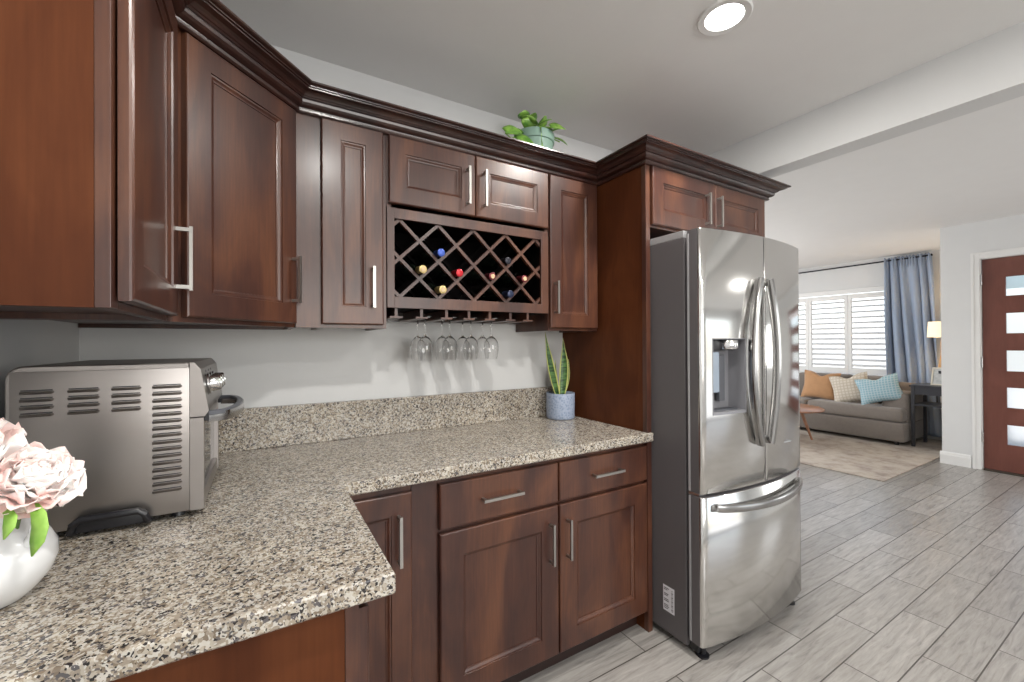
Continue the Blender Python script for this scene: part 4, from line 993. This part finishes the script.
# end table with lamp and picture frame
blk = simple('black_stained_wood', (.022, .023, .030), .4, coat=.2)
ex0, ex1, ey0, ey1 = 6.965, 7.42, 1.56, 1.955
t = thing('end_table', 'black end table with a lower shelf beside the sofa arm', 'end table', ((ex0+ex1)/2, (ey0+ey1)/2, 0))
bm = NB(); box(bm, ex0-.015, ex1+.015, ey0-.005, ey1+.015, .755, .780, .003); obj('table_top', bm, blk, t)
bm = NB(); box(bm, ex0+.01, ex1-.01, ey0+.01, ey1-.01, .52, .54, .002); obj('shelf', bm, blk, t)
bm = NB(); box(bm, ex0+.005, ex0+.022, ey0+.03, ey1-.03, .66, .754, .002); obj('drawer_front', bm, blk, t)
for x in (ex0, ex1-.032):
    for y in (ey0, ey1-.032):
        bm = NB(); box(bm, x, x+.032, y, y+.032, 0.012, .755, .002); obj('leg', bm, blk, t)
for y in (ey0+.13, ey0+.26):
    bm = NB(); box(bm, ex1-.022, ex1-.010, y, y+.012, .54, .755); obj('slat', bm, blk, t)
t = thing('picture_frame', 'small cream picture frame standing on the black end table', 'picture frame', (7.10, 1.73, .781))
bm = NB(); Rm = Matrix.Translation((7.10, 1.735, .781)) @ Matrix.Rotation(math.radians(-100), 4, 'Z') @ Matrix.Rotation(math.radians(-12), 4, 'X')
for a in ((-.075, .075, -.01, .01, 0, .016), (-.075, .075, -.01, .01, .204, .22), (-.075, -.06, -.01, .01, .016, .204), (.06, .075, -.01, .01, .016, .204)): box(bm, *a, .001, 0, Rm)
obj('frame', bm, simple('cream_frame', (.62, .58, .48), .5), t)
pic = simple('grey_abstract_print', (.45, .46, .45), .6, var=.5, vscale=30)
bm = NB(); box(bm, -.06, .06, -.004, .006, .016, .204, 0, 0, Rm); obj('picture', bm, pic, t)
bm = NB(); box(bm, -.012, .012, .05, .056, 0.004, .17, 0, 0, Rm @ Matrix.Rotation(math.radians(22), 4, 'X')); obj('easel_back', bm, blk, t)
t = thing('table_lamp', 'lit table lamp with a cream drum shade on the black end table', 'lamp', (7.28, 1.745, .781))
lx, ly = 7.28, 1.745
bm = NB(); lathe(bm, [(0, 0), (.075, 0), (.075, .012), (.02, .02), (.018, .06), (.034, .12), (.038, .2), (.026, .30), (.014, .38), (.010, .56), (.006, .60), (0, .60)], lx, ly, .7815, 28)
obj('base', bm, simple('amber_wood', (.50, .26, .08), .4), t, True, 50)
sh, n, l, bb = new_mat('lit_lampshade'); bb.inputs['Base Color'].default_value = (.85, .74, .55, 1); bb.inputs['Emission Color'].default_value = (1, .76, .46, 1); bb.inputs['Emission Strength'].default_value = .75; bb.inputs['Roughness'].default_value = .8
bm = NB(); sg = 36; loft(bm, [[(lx+r*math.cos(2*PI*k/sg), ly+r*math.sin(2*PI*k/sg), z) for k in range(sg)] for r, z in ((.135, 1.372), (.125, 1.565), (.122, 1.565), (.132, 1.372))]+[], True, False, False)
obj('lamp_shade', bm, sh, t, True, 50)
L = bpy.data.lights.new('bulb', 'POINT'); L.energy = 7; L.color = (1, .72, .42); L.shadow_soft_size = .04
o = bpy.data.objects.new('bulb', L); C.objects.link(o); o.location = (lx, ly, 1.47)

# coffee table
wal = wood('walnut', (.20, .085, .045), (.28, .125, .065), (.36, .17, .09), .4, .2)
t = thing('coffee_table', 'walnut coffee table with splayed round legs on the rug', 'coffee table', (6.05, 3.10, 0))
bm = NB(); lathe(bm, [(0, 0), (.47, 0), (.485, .010), (.485, .020), (.475, .026), (0, .026)], 6.05, 3.10, .425, 64, sx=1, sy=1.15); obj('table_top', bm, wal, t, True, 40)
for a in (-52, 40, 140, 232):
    ca, sa = math.cos(math.radians(a)), math.sin(math.radians(a))
    bm = NB(); tube(bm, [(6.05+.26*ca, 3.10+.30*sa, .424), (6.05+.31*ca, 3.10+.37*sa, .22), (6.05+.36*ca, 3.10+.44*sa, .020)], [.021, .018, .012], 14); obj('leg', bm, wal, t, True)
    
# rug
rm, n, l, bb = new_mat('faded_rug'); tc = n.new('ShaderNodeTexCoord'); nz = n.new('ShaderNodeTexNoise'); nz.inputs['Scale'].default_value = 5; nz.inputs['Detail'].default_value = 8; nz.inputs['Roughness'].default_value = .7; l.new(tc.outputs['Object'], nz.inputs['Vector'])
rr = ramp(n, [(.3, (.25, .20, .175)), (.5, (.42, .365, .31)), (.68, (.50, .45, .39))]); l.new(nz.outputs['Fac'], rr.inputs[0]); l.new(rr.outputs[0], bb.inputs['Base Color']); bb.inputs['Roughness'].default_value = .95
bm = NB(); box(bm, 5.02, 7.50, 1.607, 4.7, 0.0005, .011, .003); tag(obj('area_rug', bm, rm), 'faded beige patterned area rug under the sofa and coffee table', 'rug')
